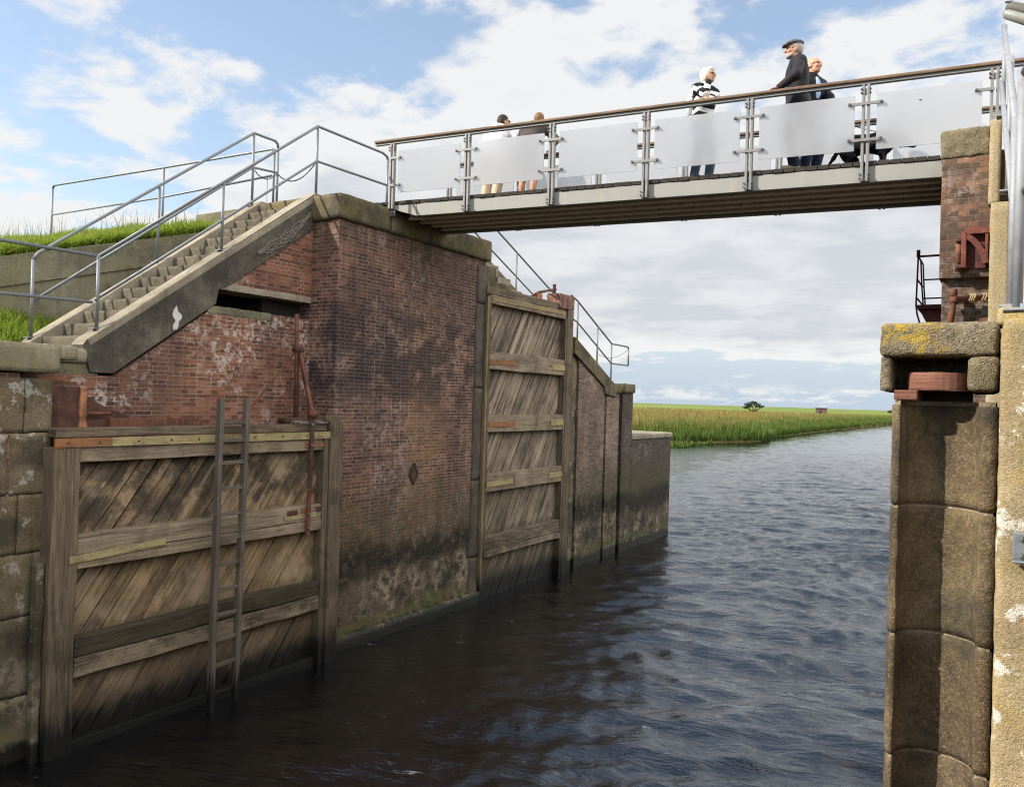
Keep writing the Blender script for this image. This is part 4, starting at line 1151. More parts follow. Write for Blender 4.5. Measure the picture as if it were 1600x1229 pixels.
gate = thing('lock_gate', 'broad weathered oak lock gate in the near recess with a ladder leaning on it', 'lock gate', (-8.8, 6.8, 0))
GX = -8.66
def gpost(y0, y1, x0, x1, z1, mat='gate_post', amp=.010):
    b = MB(); b.beam(((x0 + x1) / 2, (y0 + y1) / 2, -1.2), ((x0 + x1) / 2, (y0 + y1) / 2, z1), y1 - y0, x1 - x0, (1, 0, 0), 26, amp); return b
part('heel_post', gpost(4.66, 4.95, -9.0, GX + .02, 3.335), M['gate_post'], gate, bevel=.015)
part('heel_batten', gpost(4.56, 4.65, -8.84, GX - .06, 2.1, amp=.02), M['quoin'], gate, bevel=.02)
part('mitre_post', gpost(8.72, 8.985, -9.0, GX + .05, 3.60), M['gate_post'], gate, bevel=.018)
part('mitre_batten', gpost(8.615, 8.715, -8.9, GX + .02, 3.42), M['gate_post'], gate, bevel=.010)
part('planking', planking(GX - .14, 4.95, 8.62, -.6, 3.2, R(54), .205), M['gate_plank'], gate)
b = MB(); b.box(GX - .24, GX - .205, 4.95, 8.62, -.8, 3.3); part('backing', b, M['gate_post'], gate)
def gbeam(z0, z1, y0=4.955, y1=8.612, x=GX, th=.15, amp=.008, seg=30):
    b = MB(); b.beam((x - th / 2, y0, (z0 + z1) / 2), (x - th / 2, y1, (z0 + z1) / 2), th, z1 - z0, (0, 0, 1), seg, amp); return b
part('beam', gbeam(3.165, 3.325), M['gate_beam'], gate, bevel=.010)
part('beam', gbeam(2.14, 2.365, amp=.010), M['gate_beam'], gate, bevel=.012)
part('beam', gbeam(1.99, 2.13, x=GX + .012), M['gate_beam'], gate, bevel=.010)
part('beam', gbeam(1.02, 1.24, amp=.030, seg=40), M['beam_rot'], gate, bevel=.012)
part('beam', gbeam(.80, 1.005, x=GX + .01, amp=.02, seg=40), M['gate_beam'], gate, bevel=.012)
part('beam', gbeam(-.6, .1, x=GX - .03), M['gate_beam'], gate, bevel=.012)
b = MB(); b.beam((GX + .02, 5.30, 3.385), (GX + .02, 8.86, 3.385), .03, .10, (0, 0, 1), 12, .002); part('fender_strip', b, M['yellow_strip'], gate)
b = MB(); b.beam((GX + .02, 4.66, 3.385), (GX + .02, 5.295, 3.385), .03, .10, (0, 0, 1), 4, .002); part('fender_strip', b, M['orange_strip'], gate, label='rust orange end of the yellow strip')
b = MB(); b.beam((GX + .022, 4.86, 2.105), (GX + .022, 6.02, 2.16), .02, .075, (0, 0, 1), 6, .002); part('fender_strip', b, M['yellow_strip'], gate)
b = MB(); b.beam((-8.83, 4.70, 3.49), (-8.83, 8.70, 3.49), .3, .10, (0, 0, 1), 20, .012); part('top_board', b, M['gate_post'], gate, bevel=.01)
for yb in (4.80, 5.15, 5.62, 6.05, 6.44, 7.3, 7.8, 8.25, 8.75):
    b = MB(); b.tube([(GX + .034, yb, 3.385), (GX + .042, yb, 3.385)], .013, 8); part('bolt', b, M['rust_dark'], gate)
for (ya, yb_, zz, ml) in ((7.95, 8.14, 2.285, 'rust_dark'), (8.20, 8.36, 2.30, 'orange_strip'), (8.50, 8.60, 2.30, 'rust_dark'), (7.9, 8.5, 2.225, 'yellow_strip'), (8.25, 8.62, 3.245, 'orange_strip')):
    b = MB(); b.beam((GX + .004, ya, zz), (GX + .004, yb_, zz), .014, .07); part('iron_plate', b, M[ml], gate)
b = MB(); b.beam((GX + .0, 8.62, 3.635), (GX + .0, 8.97, 3.635), .05, .07); part('top_plate', b, M['gate_post'], gate, bevel=.008)
b = MB()
for k in range(3):
    pp = [(GX - .02 + .025 * math.sin(k * 2 + t * 12), 8.0 + t * 1.05, 3.575 + .02 * math.sin(t * 30 + k * 2)) for t in np.linspace(0, 1, 16)]
    b.tube(pp, .011, 6)
solo('wire_rope', b, M['rope'], 'frayed wire rope lying along the top of the near lock gate', 'rope')

lad = thing('ladder', 'grey wooden ladder leaning against the near lock gate, foot in the water', 'ladder', (-8.45, 6.8, 0))
lt = [(-8.50, 6.645, 3.90), (-8.40, 6.555, -.12)]; lr_ = [(-8.50, 7.055, 3.90), (-8.40, 6.925, .02)]
for e in (lt, lr_):
    b = MB(); b.beam(e[0], e[1], .062, .085, (1, 0, 0), 14, .004); part('rail', b, M['ladder'], lad, bevel=.006)
for k, zr in enumerate((3.60, 3.37, 3.08, 2.76, 2.43, 2.12, 1.80, 1.48, 1.17, .86, .54, .22)):
    t = (3.90 - zr) / 4.02
    a = Vector(lt[0]).lerp(Vector(lt[1]), t); c = Vector(lr_[0]).lerp(Vector(lr_[1]), min(1, (3.90 - zr) / 3.88))
    b = MB(); b.beam(a, c + Vector((0, 0, random.uniform(-.012, .012))), .045, .048, (0, 0, 1), 3, .003); part('rung', b, M['ladder'], lad, bevel=.006)

g2 = thing('lock_gate', 'tall narrow grey streaked lock gate in the far recess with a red capped post', 'lock gate', (-8.95, 14.8, 0))
X2 = -8.80
def g2post(y0, y1, x0, x1, z1, amp=.008):
    b = MB(); b.beam(((x0 + x1) / 2, (y0 + y1) / 2, -1.2), ((x0 + x1) / 2, (y0 + y1) / 2, z1), y1 - y0, x1 - x0, (1, 0, 0), 26, amp); return b
part('heel_post', g2post(13.115, 13.255, -9.1, X2 - .01, 6.05), M['gate_post'], g2, bevel=.012)
part('heel_batten', g2post(13.045, 13.105, -8.95, X2 + .03, 6.0, .003), M['pale_wood'], g2, bevel=.006)
part('mitre_post', g2post(16.42, 16.70, -9.1, X2 + .02, 6.12), M['gate_post'], g2, bevel=.015)
part('mitre_batten', g2post(16.33, 16.41, -9.0, X2 + .01, 5.9), M['gate_post'], g2, bevel=.010)
part('planking', planking(X2 - .14, 13.25, 16.34, -.8, 6.0, R(58), .21), M['plank_far'], g2)
b = MB(); b.box(X2 - .24, X2 - .205, 13.25, 16.34, -1, 6.0); part('backing', b, M['gate_post'], g2)
def g2beam(z0, z1, amp=.008, x=X2, seg=24, th=.15, y0=13.2, y1=16.36):
    b = MB(); b.beam((x - th / 2, y0, (z0 + z1) / 2), (x - th / 2, y1, (z0 + z1) / 2), th, z1 - z0, (0, 0, 1), seg, amp); return b
part('beam', g2beam(5.89, 6.07), M['gate_beam'], g2, bevel=.01)
part('top_board', g2beam(6.075, 6.23, .014, X2 - .02, 24, .3, 13.08), M['gate_post'], g2, bevel=.012)
for (z0, z1) in ((4.58, 4.94), (3.33, 3.67), (2.14, 2.50)):
    part('beam', g2beam(z0, z1), M['gate_beam'], g2, bevel=.012)
    b = MB(); b.beam((X2 + .008, 13.22, z0 + .15), (X2 + .008, 14.2, z0 + .16), .012, .10, (0, 0, 1), 4, .002); part('iron_plate', b, M['orange_strip'] if z0 > 3 else M['yellow_strip'], g2)
    b = MB(); b.beam((X2 + .008, 15.75, z0 + .17), (X2 + .008, 16.34, z0 + .17), .012, .12, (0, 0, 1), 4, .002); part('iron_plate', b, M['yellow_strip'], g2)
part('beam', g2beam(.98, 1.26, .022), M['gate_beam'], g2, bevel=.012)
part('beam', g2beam(.84, .97, .015, X2 + .01), M['gate_beam'], g2, bevel=.012)
b = MB(); b.beam((X2 + .006, 13.25, 5.99), (X2 + .006, 16.2, 6.02), .012, .09, (0, 0, 1), 8, .003); part('fender_strip', b, M['pale_wood'], g2)
b = MB(); b.stone(-9.12, X2 + .028, 15.98, 16.70, 6.12, 6.45, .06, .006, .012, 6); part('post_cap', b, M['red_worn'], g2)
t = thing('gate_latch', 'rusty latch arm on top of the tall far gate', 'latch', (-8.95, 15.4, 6.24))
b = MB(); b.tube([(-8.95, 15.0, 6.26), (-8.95, 15.3, 6.38), (-8.95, 15.9, 6.52), (-8.95, 16.1, 6.55)], [.025, .035, .025, .025], 8); part('arm', b, M['rust'], t, True)
b = MB(); b.stone(-9.0, -8.90, 15.18, 15.42, 6.22, 6.36, .03, .006, .02); part('hinge_block', b, M['rust_orange'], t, True)
b = MB(); b.tube([(-8.95, 16.02, 6.46), (-8.95, 16.02, 6.66)], .04, 8); part('pin', b, M['rust_dark'], t)

# ironwork over the near gate
t = thing('iron_strut', 'rusty iron post and diagonal brace standing on the near lock gate', 'strut', (-9.1, 8.45, 3.6))
b = MB(); b.tube([(-9.12, 8.44, 5.18), (-9.10, 8.45, 4.6), (-9.09, 8.46, 3.60)], [.030, .035, .04], 8); part('post', b, M['rust'], t, True)
b = MB(); b.beam((-9.08, 8.47, 4.66), (-8.64, 8.36, 3.66), .05, .07); part('brace', b, M['rust'], t, bevel=.006)
b = MB(); b.tube([(-9.16, 8.46, 4.64), (-9.02, 8.47, 4.64)], .055, 10); part('hinge', b, M['rust_dark'], t, True)
b = MB(); b.beam((-9.12, 8.42, 4.6), (-9.05, 7.45, 3.62), .02, .025); part('stay', b, M['rust'], t)
b = MB(); b.stone(-9.2, -9.0, 8.20, 8.62, 3.54, 3.63, .04, .006, .01); part('foot', b, M['rust_dark'], t, True)
t = thing('iron_strap', 'flat iron strap bolted down the near lock gate, lower half red', 'strap', (-8.6, 8.31, 1.95))
b = MB(); b.beam((GX + .055, 8.31, 2.62), (GX + .055, 8.335, 3.72), .016, .075, (0, 1, 0)); part('bar', b, M['rust_dark'], t)
b = MB(); b.beam((GX + .055, 8.305, 1.95), (GX + .055, 8.31, 2.615), .016, .075, (0, 1, 0)); part('bar', b, M['red_iron'], t, label='red painted lower half of the strap')
for zb in (2.05, 2.25, 3.25, 3.55):
    b = MB(); b.tube([(GX + .06, 8.315, zb), (GX + .085, 8.315, zb)], .020, 8); part('bolt', b, M['galv_dull'], t)
b = MB(); b.tube([(GX - .02, 8.34, 3.70), (GX + .09, 8.34, 3.70)], .06, 10); part('eye', b, M['rust'], t, True)
t = thing('anchor_box', 'dark rusted gate anchor box with a flaking orange edge in the quay corner', 'anchor', (-9.0, 5.0, 3.5))
b = MB(); b.box(-9.3, -9.0, 4.79, 5.12, 3.46, 4.0); part('plate', b, M['rust_dark'], t, bevel=.01)
b = MB(); b.stone(-9.06, -8.97, 5.115, 5.20, 3.47, 4.0, .03, .012, .015, 12); part('edge_bar', b, M['rust_orange'], t, True)
b = MB(); b.prism([(5.2, 3.64), (5.2, 3.92), (5.5, 3.76), (5.78, 3.66), (5.78, 3.62), (5.2, 3.62)], 'x', -9.40, -9.10); part('gusset', b, M['rust_dark'], t)
b = MB(); b.tube([(-9.02, 5.2, 3.69), (-9.02, 5.5, 3.69)], .022, 8); part('rod', b, M['rust'], t)
b = MB(); b.box(-9.2, -9.02, 5.2, 5.47, 3.52, 3.62); part('shelf', b, M['rust_dark'], t)
b = MB(); b.beam((-9.0, 5.47, 3.575), (-9.0, 6.74, 3.575), .08, .12, (0, 0, 1), 10, .004)
solo('iron_bar', b, M['rust'], 'long rusted iron bar lying along the top of the near lock gate', 'iron bar', bevel=.006)

# ================================================================ galvanised railings
RR = .0215
def railing(name, label, x, posts, tops, mids, cat='railing', mat='galv', group=None, plates=True, closed=False):
    """posts: (y, z0, z1); tops, mids: polylines as (y, z) or (x, y, z)"""
    t = thing(name, label, cat, (x, posts[0][-3], posts[0][-2]), group)
    for q in posts:
        px, (y_, z0, z1) = (x, q) if len(q) == 3 else (q[0], q[1:])
        b = MB(); b.tube([(px, y_, z0), (px, y_, z1)], RR, 10); po = part('post', b, M[mat], t, True)
        if plates:
            b = MB(); b.box(px - .055, px + .055, y_ - .07, y_ + .07, z0, z0 + .012)
            for sy in (-.045, .045): b.tube([(px + .02, y_ + sy, z0 + .012), (px + .02, y_ + sy, z0 + .03)], .010, 6)
            part('base_plate', b, M[mat], po)
    for nm, ln in (('top_rail', tops), ('mid_rail', mids)):
        for L_ in ln:
            b = MB(); b.tube([(x, *q) if len(q) == 2 else q for q in L_], RR if nm == 'top_rail' else RR * .9, 10); part(nm, b, M[mat], t, True)
    return t
sx = -9.53
def stz(y_): return 4.57 + slope * (y_ - 5.41)
railing('stair_railing', 'galvanised handrail on the outer stringer of the near stairs, running on to the bridge', sx,
        [(5.60, stz(5.6), 5.60), (7.38, stz(7.38), 6.95), (9.14, 7.10, 8.28), (10.0, 7.10, 8.28) if False else (10.84, 7.10, 8.22)],
        [[(5.60, 5.60), (9.14, 8.28), (10.70, 8.285), (10.82, 8.25), (10.86, 8.15)]], [[(5.57, 5.06), (9.14, 7.72), (10.86, 7.745)]])
railing('stair_railing', 'galvanised handrail on the inner stringer of the near stairs, rounded at its top end', -10.77,
        [(5.46, stz(5.46), 5.62), (7.22, stz(7.22), 6.98), (8.91, stz(8.91), 8.29), (9.43, 7.05, 8.20)],
        [[(5.46, 5.62), (5.52, 5.72), (8.91, 8.29), (9.36, 8.29), (9.42, 8.25), (9.43, 8.18)]], [[(5.48, 5.09), (8.91, 7.72), (9.43, 7.76)]])
railing('dike_railing', 'long galvanised railing running along the grassy dike crest', -14,
        [(-10.86, 9.43, 7.0, 8.18), (-13.95, 9.43, 7.0, 8.26), (-17.9, 9.43, 6.95, 8.33)],
        [[(-10.86, 9.43, 8.15), (-10.92, 9.43, 8.19), (-13.95, 9.43, 8.26), (-17.84, 9.43, 8.37), (-17.9, 9.43, 8.31)]],
        [[(-10.86, 9.43, 7.73), (-13.95, 9.43, 7.69), (-17.9, 9.43, 7.73)]], plates=False)
railing('quay_railing', 'galvanised railing running off the left edge along the quay', sx,
        [(3.0, 4.44, 5.59), (.5, 4.44, 5.59), (-2.0, 4.44, 5.59)],
        [[(5.56, 5.60), (3.0, 5.59), (-2.0, 5.59)]], [[(5.54, 5.03), (3.0, 4.98), (-2.0, 4.98)]])
t = thing('chain', 'thin sagging chain closing the head of the near stairs', 'chain', (-10.2, 9.3, 7.5))
def chain_links(p, q, sag, n):
    b = MB(); p, q = vec(p), vec(q)
    for i in range(n):
        a, c = [(p.lerp(q, u) - Vector((0, 0, sag * 4 * u * (1 - u)))) for u in (i / n, (i + 1) / n)]
        m_ = (a + c) / 2; d = (c - a); L_ = d.length * .68; d.normalize()
        s = d.cross(Vector((0, 0, 1))).normalized(); w_ = s if i % 2 else d.cross(s).normalized()
        pts = [m_ + d * math.cos(k) * L_ + w_ * math.sin(k) * L_ * .45 for k in np.linspace(0, 2 * math.pi, 9)]
        b.tube(pts, .0045, 4)
    return b
part('links', chain_links((-9.55, 9.14, 7.70), (-10.77, 9.43, 7.74), .20, 38), M['chain'], t)
t = thing('chain', 'short chain hanging from the rounded end of the inner stair handrail', 'chain', (-10.77, 9.2, 7.4))
part('links', chain_links((-10.77, 8.92, 7.70), (-10.77, 9.40, 7.72), .12, 14), M['chain'], t)
b = chain_links((-10.77, 9.22, 7.62), (-10.77, 9.22, 7.1), 0, 14); part('links', b, M['chain'], t)
fx = -8.98
railing('far_railing', 'galvanised handrail descending beside the sloping coping beyond the tall gate', fx,
        [(17.0, 5.40, 6.53), (17.28, 5.28, 6.42), (18.40, 4.80, 5.93), (19.26, 4.42, 5.52), (20.36, 5.02, 5.50)],
        [[(16.9, 6.53), (17.25, 6.43), (19.26, 5.54), (20.30, 5.53), (20.36, 5.48)]],
        [[(16.9, 6.00), (17.28, 5.91), (19.26, 5.02), (20.36, 5.02)]], mat='galv_dull', plates=False)
railing('far_railing', 'galvanised handrail descending behind the top of the tall far gate, under the bridge', -10.2,
        [(14.23, 6.9, 8.03), (16.36, 6.05, 7.54), (18.0, 5.3, 6.83)],
        [[(13.6, 8.28), (14.2, 8.24), (15.46, 7.90), (18.2, 6.80), (19.2, 6.40)]],
        [[(13.6, 7.90), (14.52, 7.70), (17.1, 6.66), (18.9, 5.95)]], mat='galv_dull', plates=False)
t = thing('wire', 'thin slack wire hung across the loop of the far railing', 'wire', (fx, 19.3, 5.3))
b = MB(); b.tube([(fx, 18.4 + 1.9 * u, 5.22 + .22 * u * u - .10 * math.sin(3.14 * u)) for u in np.linspace(0, 1, 9)], .006, 5); part('strand', b, M['chain'], t)

# right bank handrails seen almost end on
railing('stair_railing', 'galvanised handrail climbing the right bank stairs, seen end on', -.04,
        [(-.015, 5.17, 4.585, 5.62), (-.06, 7.2, 5.7, 6.75), (-.14, 9.6, 7.05, 8.0)],
        [[(-.015, 5.17, 5.62), (-.155, 9.6, 8.0)]], [[(-.015, 5.17, 5.13), (-.165, 9.6, 7.42)]], mat='galv_sunlit')
railing('quay_railing', 'thick galvanised railing post at the right picture edge', .0,
        [(.012, 4.32, 4.47, 5.58), (.30, 2.5, 4.4, 5.58)],
        [[(.02, 4.32, 5.56), (.30, 2.5, 5.58)]], [[(.025, 4.36, 5.02), (.30, 2.5, 5.02)]], mat='galv_sunlit')

# ================================================================ footbridge
def BP(x_, off, z_): return Vector((x_, 10.84 + .08 * x_ + off, z_ - .018 * (x_ + 4.4)))
BW = 1.5
br = thing('footbridge', 'steel footbridge with frosted glass railings crossing the lock chamber', 'footbridge', (-4.7, 11.2, 6.8))
bx0, bx1 = -8.95, -.30
def bbox(b, x0, x1, o0, o1, z0, z1):
    c = [BP(x, o, z) for z in (z0, z1) for (x, o) in ((x0, o0), (x1, o0), (x1, o1), (x0, o1))]
    b.add(c, [(0, 3, 2, 1), (4, 5, 6, 7), (0, 1, 5, 4), (1, 2, 6, 5), (2, 3, 7, 6), (3, 0, 4, 7)])
for (o0, o1) in ((0, .09), (BW - .09, BW)):
    b = MB(); bbox(b, -8.30 if o0 == 0 else -9, bx1, o0, o1, 6.872, 7.075)
    if o0 == 0:
        c = [BP(x, o, z) for (o) in (0, .09) for (x, z) in ((-8.9, 7.075), (-8.9, 7.04), (-8.305, 6.872), (-8.305, 7.075))]
        b.add(c, [(0, 1, 2, 3), (7, 6, 5, 4), (0, 4, 5, 1), (1, 5, 6, 2), (0, 3, 7, 4)])
    part('fascia', b, M['fascia'], br, bevel=.006)
for o_ in (.30, .60, .90, 1.20):
    b = MB(); bbox(b, bx0 + .3, bx1, o_ - .01, o_ + .01, 6.90, 7.06); bbox(b, bx0 + .3, bx1, o_ - .05, o_ + .05, 6.882, 6.8995)
    part('girder', b, M['girder'], br)
x_ = bx0 - .8; k = 0
while x_ < bx1 + .9:
    w_ = .128; b = MB(); ov = random.uniform(-.006, .010)
    bbox(b, x_, x_ + w_, -.012 - ov, BW + .012, 7.08, 7.135 + random.uniform(-.003, .003)); part('plank', b, M['deck'], br, bevel=.004)
    x_ += w_ + .010
b = MB(); bbox(b, bx0, bx1, .1, BW - .1, 7.062, 7.078); part('deck_underlay', b, M['deck_under'], br)
cr = MB(); x_ = bx0 + .4
while x_ < bx1:
    bbox(cr, x_, x_ + .05, .1, BW - .1, 7.02, 7.0615); x_ += .138
part('underside_batten', cr, M['deck_under'], br)

pxs = [-8.772, -7.335, -5.88, -4.43, -3.015, -1.612, -.245]
def bridge_side(off, sgn):
    """posts with twin flats, clamp arms, frosted panels and a hardwood handrail"""
    for i, px in enumerate(pxs):
        base = BP(px, off, 7.1)
        po_mb = MB()
        for dx_ in (-.029, .029):
            bbox(po_mb, px + dx_ - .0165, px + dx_ + .0165, off + sgn * .065, off + sgn * .005, 6.875 if 0 < i < 6 else 7.0, 8.085)
        po = part('railing_post', po_mb, M['steel'], br, bevel=.004)
        b = MB(); bbox(b, px - .058, px + .058, off + sgn * .03, off + sgn * .006, 6.89, 6.98); part('spacer', b, M['steel'], po)
        b = MB(); bbox(b, px - .050, px + .050, off + sgn * .05, off + sgn * .02, 7.96, 8.03); part('spacer', b, M['steel'], po)
        for zb in (6.91, 6.96, 7.975, 8.02):
            for dx_ in (-.050, .050):
                b = MB(); q = BP(px + dx_, off + sgn * .045, zb); b.tube([q, q + Vector((0, sgn * .037, 0))], .011, 7); part('bolt', b, M['bolt'], po)
        for zb in (7.385, 7.835):
            x0 = px - .20 if i > 0 else px; x1 = px + .20 if i < len(pxs) - 1 else px
            b = MB(); bbox(b, x0, x1, off + sgn * .085, off + sgn * .070, zb - .019, zb + .019); ar = part('clamp_arm', b, M['steel'], po, bevel=.003)
            for xe in (x0 + .02, x1 - .02):
                if abs(xe - px) < .1: continue
                b = MB(); q = BP(xe, off + sgn * .086, zb); b.tube([q, q + Vector((0, sgn * .014, 0))], .017, 8); part('clamp_bolt', b, M['bolt'], po)
    for i in range(len(pxs) - 1):
        b = MB(); bbox(b, pxs[i] + .125, pxs[i + 1] - .125, off + sgn * .056, off + sgn * .044, 7.262, 7.955)
        part('glass_panel', b, M['glass'], br)
    xr0, xr1 = -9.13, 2.2
    def rail_path(z_, o_): return [tuple(BP(x, off + sgn * o_, z_)) for x in np.linspace(xr0, xr1, 12)]
    b = MB(); P0 = rail_path(8.135, .03)
    for i in range(len(P0) - 1): pass
    b.beam(P0[0], P0[-1], .115, .042, (0, 0, 1), 12, .0); part('handrail', b, M['handrail'], br, bevel=.012)
    b = MB(); P1 = rail_path(8.096, .03); b.beam(P1[0], P1[-1], .06, .030, (0, 0, 1)); part('rail_bar', b, M['steel'], br)
bridge_side(0.0, -1)
bridge_side(BW, 1)
# a dark leaf stuck on the last front panel
q = BP(-1.01, -.0585, 7.81); b = MB()
b.add([q + Vector((-.022, -.001, .006)), q + Vector((-.004, -.001, .008)), q + Vector((.024, -.001, -.008)), q + Vector((0, -.001, -.010)),
       q + Vector((-.022, .001, .006)), q + Vector((-.004, .001, .008)), q + Vector((.024, .001, -.008)), q + Vector((0, .001, -.010))],
      [(0, 3, 2, 1), (4, 5, 6, 7), (0, 1, 5, 4), (1, 2, 6, 5), (2, 3, 7, 6), (3, 0, 4, 7)])
solo('leaf', b, M['black'], 'tiny dark leaf stuck to the rightmost front glass panel', 'leaf')

# ================================================================ right side ironwork, lamp
t = thing('iron_bracket', 'red iron bracket with curved brace fixed to the right brick pier', 'bracket', (-.38, 9.9, 5.5))
fy = 9.90
b = MB(); b.beam((-.47, fy, 5.955), (-.225, fy, 5.955), .10, .075); part('top_bar', b, M['red_iron'], t, bevel=.006)
b = MB(); b.beam((-.475, fy, 5.56), (-.475, fy, 5.95), .05, .10, (0, 1, 0)); part('side_bar', b, M['red_iron'], t, bevel=.006)
b = MB(); b.beam((-.262, fy, 5.60), (-.262, fy, 5.93), .03, .08, (0, 1, 0)); part('side_bar', b, M['red_iron'], t, bevel=.006)
b = MB(); cv = [(-.455 + .185 * (.6 * math.sin(a) + .4 * a / 1.571), 5.90 - .30 * (.6 * (1 - math.cos(a)) + .4 * a / 1.571)) for a in np.linspace(0, 1.571, 9)]
for i in range(8): b.beam((cv[i][0], fy - .02, cv[i][1]), (cv[i + 1][0], fy - .02, cv[i + 1][1]), .06, .045, (0, 1, 0))
part('brace', b, M['red_iron'], t)
b = MB(); b.box(-.46, -.27, fy + .03, fy + .05, 5.56, 5.92); part('back_plate', b, M['red_dark'], t)
b = MB(); b.tube([(-.525, fy + .01, 5.53), (-.525, fy + .01, 5.90)], .033, 10); part('pin', b, M['rust'], t, True)
b = MB(); b.stone(-.555, -.48, fy - .05, fy + .05, 5.84, 5.91, .02, .004, .012); part('hinge', b, M['rust_dark'], t, True); b = MB(); b.stone(-.55, -.485, fy - .04, fy + .05, 5.55, 5.60, .02, .004, .012); part('hinge', b, M['rust_dark'], t, True)
t = thing('iron_pipe', 'rusty bent pipe with a chain wound round it below the red bracket', 'pipe', (-.58, 9.95, 4.9))
b = MB(); b.tube([(-.60, 9.93, 4.85), (-.575, 9.93, 5.10), (-.565, 9.93, 5.21)], .034, 10); part('stem', b, M['rust'], t, True)
b = MB(); b.tube([(-.60, 9.93, 5.215), (-.53, 9.93, 5.225), (-.53, 9.93, 5.225), (-.20, 9.93, 5.245)], [.045, .04, .028, .026], 10); part('arm', b, M['rust'], t, True)
b = MB(); b.tube([(-.565, 9.93, 5.25), (-.565, 9.93, 5.34), (-.565, 9.93, 5.345)], [.035, .04, .03], 10); part('cap', b, M['rust'], t, True)
b = MB()
for xc in (-.40, -.38, -.36, -.28, -.255):
    b.tube([(xc + .01 * math.sin(3 * k), 9.93 + .042 * math.cos(k), 5.235 + .046 * math.sin(k)) for k in np.linspace(0, 6.28, 13)], .010, 5)
part('chain_wrap', b, M['pale_wood'], t)
t = thing('iron_platform', 'small dark red iron platform with handrails behind the right brick pier', 'platform', (-.95, 12.5, 5.3))
b = MB(); b.box(-1.13, -.69, 12.2, 13.2, 5.40, 5.455); part('deck', b, M['red_dark'], t, bevel=.004)
b = MB(); b.prism([(-1.11, 5.40), (-.69, 5.40), (-.69, 5.02), (-1.0, 5.18)], 'y', 12.3, 12.45); part('bracket', b, M['red_dark'], t); b = MB(); b.prism([(-1.11, 5.40), (-.69, 5.40), (-.69, 5.02), (-1.0, 5.18)], 'y', 12.9, 13.05); part('bracket', b, M['red_dark'], t)
for (px, py) in ((-1.145, 12.45), (-1.10, 12.80), (-1.145, 13.15)):
    b = MB()
    if py < 12.6:
        b.tube([(-1.10, py, 5.18), (-1.15, py, 5.36), (-1.165, py, 5.48), (-1.15, py, 6.25)], .012, 7); b.tube([(-1.15, py, 6.16), (-1.15, py, 6.25)], .024, 8)
    else:
        b.tube([(-1.10, py, 5.45), (-1.13, py, 5.8), (-1.15, py, 6.16)], .011, 7)
    part('post', b, M['red_dark'], t, True)
for zr, m_ in ((6.16, 'red_iron'), (5.83, 'red_dark'), (5.57, 'red_dark')):
    b = MB(); b.tube([(-1.17 if zr > 6 else -1.08, 12.45, zr), (-.69, 12.45, zr)], .016 if zr > 6 else .011, 7); part('rail', b, M[m_], t, True)
    b = MB(); b.tube([(-1.15, 12.45, zr), (-1.15, 13.15, zr)], .012, 7); part('rail', b, M[m_], t, True)
t = thing('street_lamp', 'grey elongated lamp head poking in at the top right corner', 'street lamp', (.75, 6.0, 4.4))
la, lb = Vector((-.095, 6.0, 6.60)), Vector((.34, 6.0, 6.36))
d_ = (lb - la).normalized(); up_ = Vector((d_.z, 0, -d_.x)) * -1
if up_.z < 0: up_ = -up_
b = MB(); b.tube([la + up_ * .02 - d_ * 0, la + up_ * .025 + d_ * .03, la + up_ * .03 + d_ * .2, lb + up_ * .03], [.018, .035, .045, .045], 12); part('housing', b, M['lampgrey'], t, True)
b = MB(); b.tube([la - up_ * .012, la - up_ * .018 + d_ * .03, la - up_ * .02 + d_ * .2, lb - up_ * .02], [.012, .032, .038, .038], 12); part('diffuser', b, M['lampglass'], t, True)
b = MB(); b.tube([la + up_ * .045 - d_ * .02, la + up_ * .06 + d_ * .02], .008, 6); part('hook', b, M['chain'], t)
b = MB(); b.tube([lb, lb + d_ * .15, (.75, 6.0, 6.0), (.75, 6.0, 4.4)], [.03, .03, .045, .06], 12); part('pole', b, M['galv'], t, True)
t = thing('wall_bracket', 'bolted galvanised bracket on the sandstone wall at the right edge', 'bracket', (.08, 4.76, 3.25))
b = MB(); b.box(.018, .16, 4.755, 4.775, 3.27, 3.41); b.box(.018, .16, 4.70, 4.755, 3.262, 3.274); part('plate', b, M['galv'], t, bevel=.008)
for zb in (3.30, 3.385):
    b = MB(); b.tube([(.05, 4.757, zb), (.05, 4.735, zb)], .014, 6); part('bolt', b, M['galv_dull'], t)
